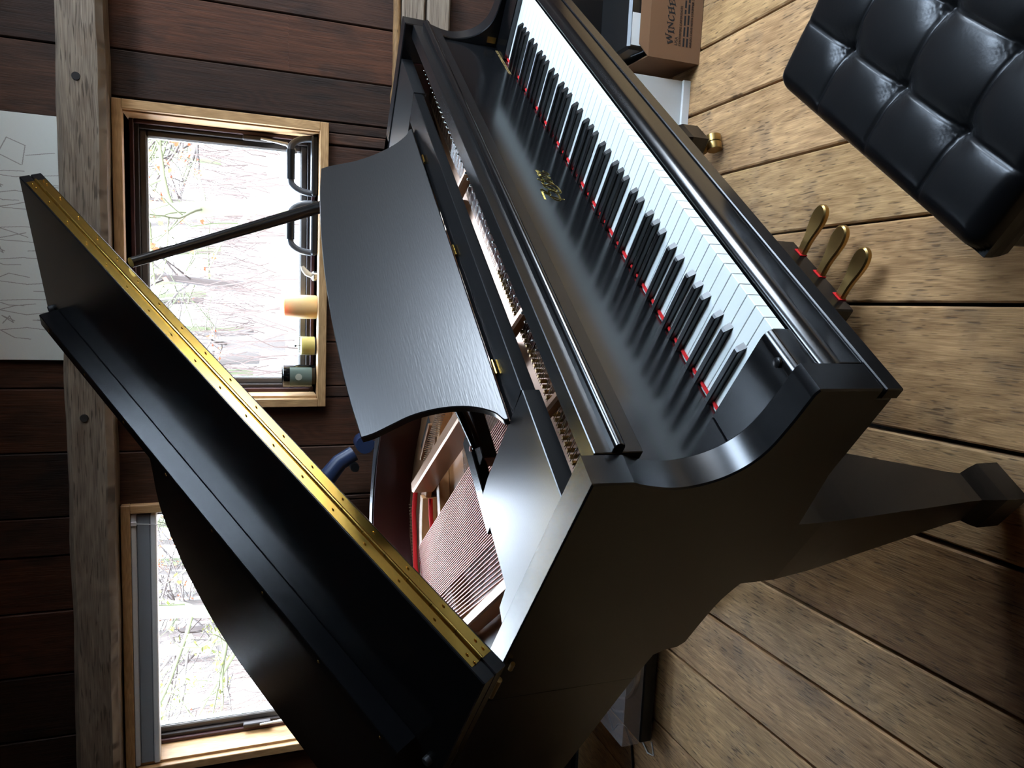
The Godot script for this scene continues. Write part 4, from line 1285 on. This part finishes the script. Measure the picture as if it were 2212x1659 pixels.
# ---------------------------------------------------------------- things on the floor
func floor_things() -> void:
	# cardboard cartridge box
	var b := thing("cardboard_box", "open brown cardboard box with black printing on the floor beyond the treble end", "box", at_wall(-0.66, 0, -0.615))
	var th := 0.004
	var w := 0.40
	var d := 0.27
	var h := 0.185
	part(b, "front_panel", MB.new().box(-w, 0, 0, 0, h, th).mesh(), M.card)
	part(b, "back_panel", MB.new().box(-w, 0, d - th, 0, h, d).mesh(), M.card)
	part(b, "side_panel", MB.new().box(-th, 0, th, 0, h, d - th).mesh(), M.card)
	part(b, "side_panel", MB.new().box(-w, 0, th, -w + th, h, d - th).mesh(), M.card)
	part(b, "bottom_panel", MB.new().box(-w + th, 0, th, -th, th, d - th).mesh(), M.card)
	var fp := MB.new()
	fp.tf = Transform3D(Basis(Vector3.RIGHT, 0.25), Vector3(0, h, 0.001))
	part(b, "flap", fp.prism(P2([-w, 0, 0, 0, -0.035, 0.030, -w, 0.030]), 0.0, 0.004).mesh(), M.card)
	var face := Basis(Vector3(-1, 0, 0), Vector3.UP, Vector3(0, 0, -1))   # text read from the room
	var rows := [["WINCHESTER", 0.030, 0.108, true, 0.38], ["USA", 0.014, 0.090, false, 0.0], ["CENTERFIRE CARTRIDGES", 0.0105, 0.077, false, 0.0], ["AMMO CANS WITH STRIPPER CLIPS", 0.0105, 0.038, false, 0.0]]
	for r in rows:
		var t := lettering(r[0], r[1], r[4], r[3], r[3])
		t.horizontal_alignment = HORIZONTAL_ALIGNMENT_LEFT
		part(b, "print", t, M.ink, Transform3D(face, Vector3(-0.045, r[2], -0.0004)))
	for k in 2:
		var bars := MB.new()
		var x := -0.045
		while x > -0.20:
			var l := 0.012 + rng.randf() * 0.02
			bars.box(x - l, 0.060 - k * 0.0125, -0.0006, x, 0.066 - k * 0.0125, -0.0001)
			x -= l + 0.005
		part(b, "print", bars.mesh(), M.ink)
	# black case standing in the box, with a white label and a tag
	var cs := thing("black_case", "black plastic case with white label standing in the cardboard box", "case", at_wall(-0.67, 0.0045, -0.60))
	part(cs, "body", MB.new().box(-0.37, 0, 0.0, -0.008, 0.245, 0.20, 0.008).mesh(), M.plastic_black)
	part(cs, "label_sticker", MB.new().box(-0.115, 0.195, -0.0008, -0.020, 0.235, 0.0).mesh(), M.white_card)
	part(cs, "edge_trim", MB.new().tube([Vector3(-0.37, 0.185, -0.004), Vector3(-0.02, 0.185, -0.004), Vector3(-0.006, 0.19, 0.002), Vector3(-0.006, 0.20, 0.06)], 0.0025, 6).mesh(), M.plastic_grey)
	part(cs, "latch", MB.new().tube([Vector3(-0.14, 0.19, -0.004), Vector3(-0.145, 0.205, -0.005), Vector3(-0.165, 0.205, -0.005)], 0.002, 6).mesh(), M.steel)
	part(cs, "tag", MB.new().prism(P2([-0.085, 0.175, -0.070, 0.190, -0.082, 0.195, -0.095, 0.180, -0.11, 0.165, -0.105, 0.160]), -0.008, -0.0065).mesh(), M.plastic_white)
	# clear wrapped rods behind it
	var pb := thing("wrapped_rods", "bundle of silver rods in clear plastic wrap by the wall", "rods", at_wall(-0.95, 0.0, -0.16))
	for i in 3:
		part(pb, "rod", MB.new().tube([Vector3(-0.24, 0.43 + i * 0.03, 0.0), Vector3(0.18, 0.40 + i * 0.03, 0.01)], 0.006, 8).mesh(), M.steel)
	part(pb, "stand", MB.new().box(-0.22, 0, -0.02, 0.16, 0.40, 0.03, 0.004).mesh(), M.plastic_black)
	part(pb, "wrap", MB.new().tube([Vector3(-0.25, 0.45, 0), Vector3(-0.05, 0.46, 0), Vector3(0.18, 0.43, 0)], [0.03, 0.05, 0.035], 9).mesh(), M.glass)
	# white flat box
	var wb := thing("white_box", "white cardboard box standing on the floor behind the piano's right leg", "box", at_wall(-0.62, 0, -0.575))
	part(wb, "body", MB.new().box(0.0, 0, 0.012, 0.175, 0.27, 0.10, 0.002).mesh(), M.white_card)
	part(wb, "flap", MB.new().box(0.0, 0, 0.0, 0.175, 0.026, 0.0105, 0.001).mesh(), M.white_card)
	# turntable with a clear cover
	var tt := thing("turntable", "black record turntable with clear dust cover on the floor behind the piano", "turntable", at_wall(1.62, 0, -0.655))
	for x in [-0.06, -0.38]:
		for z in [0.05, 0.29]:
			part(tt, "foot", MB.new().lathe([Vector2(0, 0), Vector2(0.022, 0), Vector2(0.024, 0.02), Vector2(0, 0.02)], 18, Vector3(x, 0, z)).mesh(), M.plastic_black)
	part(tt, "plinth", MB.new().box(-0.44, 0.02, 0, 0, 0.068, 0.35, 0.005).mesh(), M.plastic_black)
	var pl := part(tt, "platter", MB.new().lathe([Vector2(0, 0.072), Vector2(0.150, 0.072), Vector2(0.153, 0.075), Vector2(0.153, 0.090), Vector2(0.148, 0.092), Vector2(0, 0.090)], 48, Vector3(-0.25, 0, 0.165)).mesh(), M.steel)
	part(pl, "mat", MB.new().lathe([Vector2(0.145, 0.0905), Vector2(0.145, 0.0935), Vector2(0, 0.0935)], 48, Vector3(-0.25, 0, 0.165)).mesh(), M.black_matt)
	part(tt, "tonearm", MB.new().tube([Vector3(-0.055, 0.10, 0.28), Vector3(-0.06, 0.105, 0.12), Vector3(-0.09, 0.102, 0.06)], 0.004, 8).mesh(), M.steel)
	var dc := MB.new()
	dc.box(-0.44, 0.072, 0.0, 0.0, 0.138, 0.003)
	dc.box(-0.44, 0.072, 0.347, 0.0, 0.138, 0.35)
	dc.box(-0.003, 0.072, 0.003, 0.0, 0.138, 0.347)
	dc.box(-0.44, 0.072, 0.003, -0.437, 0.138, 0.347)
	dc.box(-0.44, 0.135, 0.0, 0.0, 0.138, 0.35)
	var gl := mat(Color(0.75, 0.70, 0.68, 0.16), 0.06)
	gl.transparency = BaseMaterial3D.TRANSPARENCY_ALPHA
	part(tt, "dust_cover", dc.mesh(), gl)
	var cb := thing("cable", "thin grey cable looping behind the turntable", "cable", at_wall(1.66, 0, -0.50))
	part(cb, "wire", MB.new().tube([Vector3(-0.02, 0.004, -0.13), Vector3(0.02, 0.004, -0.15), Vector3(0.035, 0.004, -0.11), Vector3(0.01, 0.006, -0.07), Vector3(0.01, 0.02, 0.03), Vector3(0.05, 0.01, 0.10), Vector3(0.10, 0.005, 0.14), Vector3(0.03, 0.005, 0.22), Vector3(-0.03, 0.04, 0.26)], 0.003, 6).mesh(), M.plastic_white)
	part(cb, "power_lead", MB.new().tube([Vector3(0.02, 0.005, 0.06), Vector3(0.07, 0.005, 0.0), Vector3(0.14, 0.005, -0.02), Vector3(0.25, 0.005, -0.04)], 0.005, 6).mesh(), M.plastic_black)

# ---------------------------------------------------------------- things on the wall
func wall_things() -> void:
	var pp := thing("paper_drawing", "large white paper with pencil drawings of figures hung above the beam", "drawing", at_wall(-0.016, 1.90, -0.012))
	var im := Image.create(768, 512, false, Image.FORMAT_RGB8)
	im.fill(Color(0.83, 0.82, 0.78))
	var line := func(a: Vector2, b: Vector2) -> void:
		var m := int(a.distance_to(b)) + 1
		for i in m:
			var p := a.lerp(b, float(i) / m)
			im.fill_rect(Rect2i(int(p.x), int(p.y), 2, 2), Color(0.60, 0.57, 0.53))
	# texture: u to the right as read from the room, v down; 0.76 m wide, 0.5 m high
	var F := func(pts: Array) -> void:
		for i in range(0, pts.size() - 2, 2): line.call(Vector2(pts[i], pts[i + 1]), Vector2(pts[i + 2], pts[i + 3]))
	for k in 5:
		var cx := 120.0 + k * 108.0 + rng.randf_range(-12, 12)
		var top := 330.0 + rng.randf_range(-25, 25)
		var j := func() -> float: return rng.randf_range(-9, 9)
		var hip := 425.0 + rng.randf_range(-12, 12)
		F.call([cx - 30 + j.call(), 511, cx - 24 + j.call(), hip, cx - 34, top + 20, cx - 12, top, cx + 14, top - 3, cx + 31, top + 26, cx + 22 + j.call(), hip, cx + 30 + j.call(), 511])
		F.call([cx - 2 + j.call(), 511, cx, hip + 14, cx + 6 + j.call(), 511])
		F.call([cx - 30, top + 24, cx - 48 + j.call(), top + 60, cx - 52 + j.call(), top + 96])
		F.call([cx + 30, top + 26, cx + 46 + j.call(), top + 64, cx + 50 + j.call(), top + 110])
		var pr := []
		for a in 15: pr.append_array([cx + cos(a * TAU / 14) * (23 + j.call() * 0.2), top - 30 + sin(a * TAU / 14) * (28 + j.call() * 0.2)])
		F.call(pr)
		if k % 2 == 0: F.call([cx - 12, top + 34, cx + 12, top + 50, cx - 9, top + 58, cx + 13, top + 33, cx - 4, top + 62])
	F.call([610, 430, 640, 380, 690, 400, 670, 440, 612, 432])
	F.call([640, 440, 655, 505])
	var pm := mat(Color(1, 1, 1), 0.9)
	pm.albedo_texture = ImageTexture.create_from_image(im)
	var pmb := MB.new()
	var hw := 0.378
	var quad := [Vector3(hw, 0.0, 0), Vector3(-hw, 0.0, 0), Vector3(-hw, 0.62, 0), Vector3(hw, 0.62, 0)]
	var uvs := [Vector2(0, 1), Vector2(1, 1), Vector2(1, 0), Vector2(0, 0)]
	for i in 4: pmb.vert(quad[i], Vector3(0, 0, -1), uvs[i])
	pmb.ix.append_array([0, 2, 1, 0, 3, 2])
	for i in 4: pmb.vert(quad[i] + Vector3(0, 0, 0.0008), Vector3(0, 0, 1), uvs[i])
	pmb.ix.append_array([4, 5, 6, 4, 6, 7])
	part(pp, "sheet", pmb.mesh(), pm)
	# stick lying on the rail
	var st := thing("wooden_stick", "knobbly bark-stripped wooden stick lying on the wall rail", "stick", at_wall(-0.85, 0.838, -0.022))
	var sp := []
	var sr := []
	var f := FastNoiseLite.new()
	f.seed = 8
	f.frequency = 4.0
	for i in 25:
		var t := lerpf(-0.55, 0.30, i / 24.0)
		sp.append(Vector3(t, 0.015 + maxf(0.0, f.get_noise_1d(t)) * 0.006, f.get_noise_1d(t + 30.0) * 0.006))
		sr.append(0.0135 + f.get_noise_1d(t * 3.0 + 70.0) * 0.003)
	sr[23] = 0.019
	sr[24] = 0.016
	var sm := MB.new()
	sm.su = 1.5
	sm.sv = 3.0
	part(st, "shaft", sm.tube(sp, sr, 10).mesh(), M.stick)
	# jointed blue arm behind the piano
	var ba := thing("jointed_arm", "dark blue plastic jointed arm standing behind the piano", "stand", at_wall(0.66, 0, -0.11))
	part(ba, "foot", MB.new().lathe([Vector2(0, 0), Vector2(0.08, 0), Vector2(0.08, 0.015), Vector2(0.02, 0.03), Vector2(0, 0.03)], 24).mesh(), M.blue)
	part(ba, "pole", MB.new().tube([Vector3(0, 0.02, 0), Vector3(-0.01, 0.93, 0)], 0.016, 12).mesh(), M.blue)
	part(ba, "upper_arm", MB.new().tube([Vector3(0.015, 0.99, -0.01), Vector3(0.045, 1.04, -0.015), Vector3(0.12, 1.10, -0.02)], [0.028, 0.030, 0.034], 14).mesh(), M.blue)
	part(ba, "joint", MB.new().tube([Vector3(-0.02, 0.955, -0.04), Vector3(-0.02, 0.955, 0.03)], 0.032, 18).mesh(), M.blue)
	part(ba, "knob", MB.new().tube([Vector3(0.06, 0.99, -0.045), Vector3(0.06, 0.99, -0.02)], 0.016, 14).mesh(), M.plastic_black)
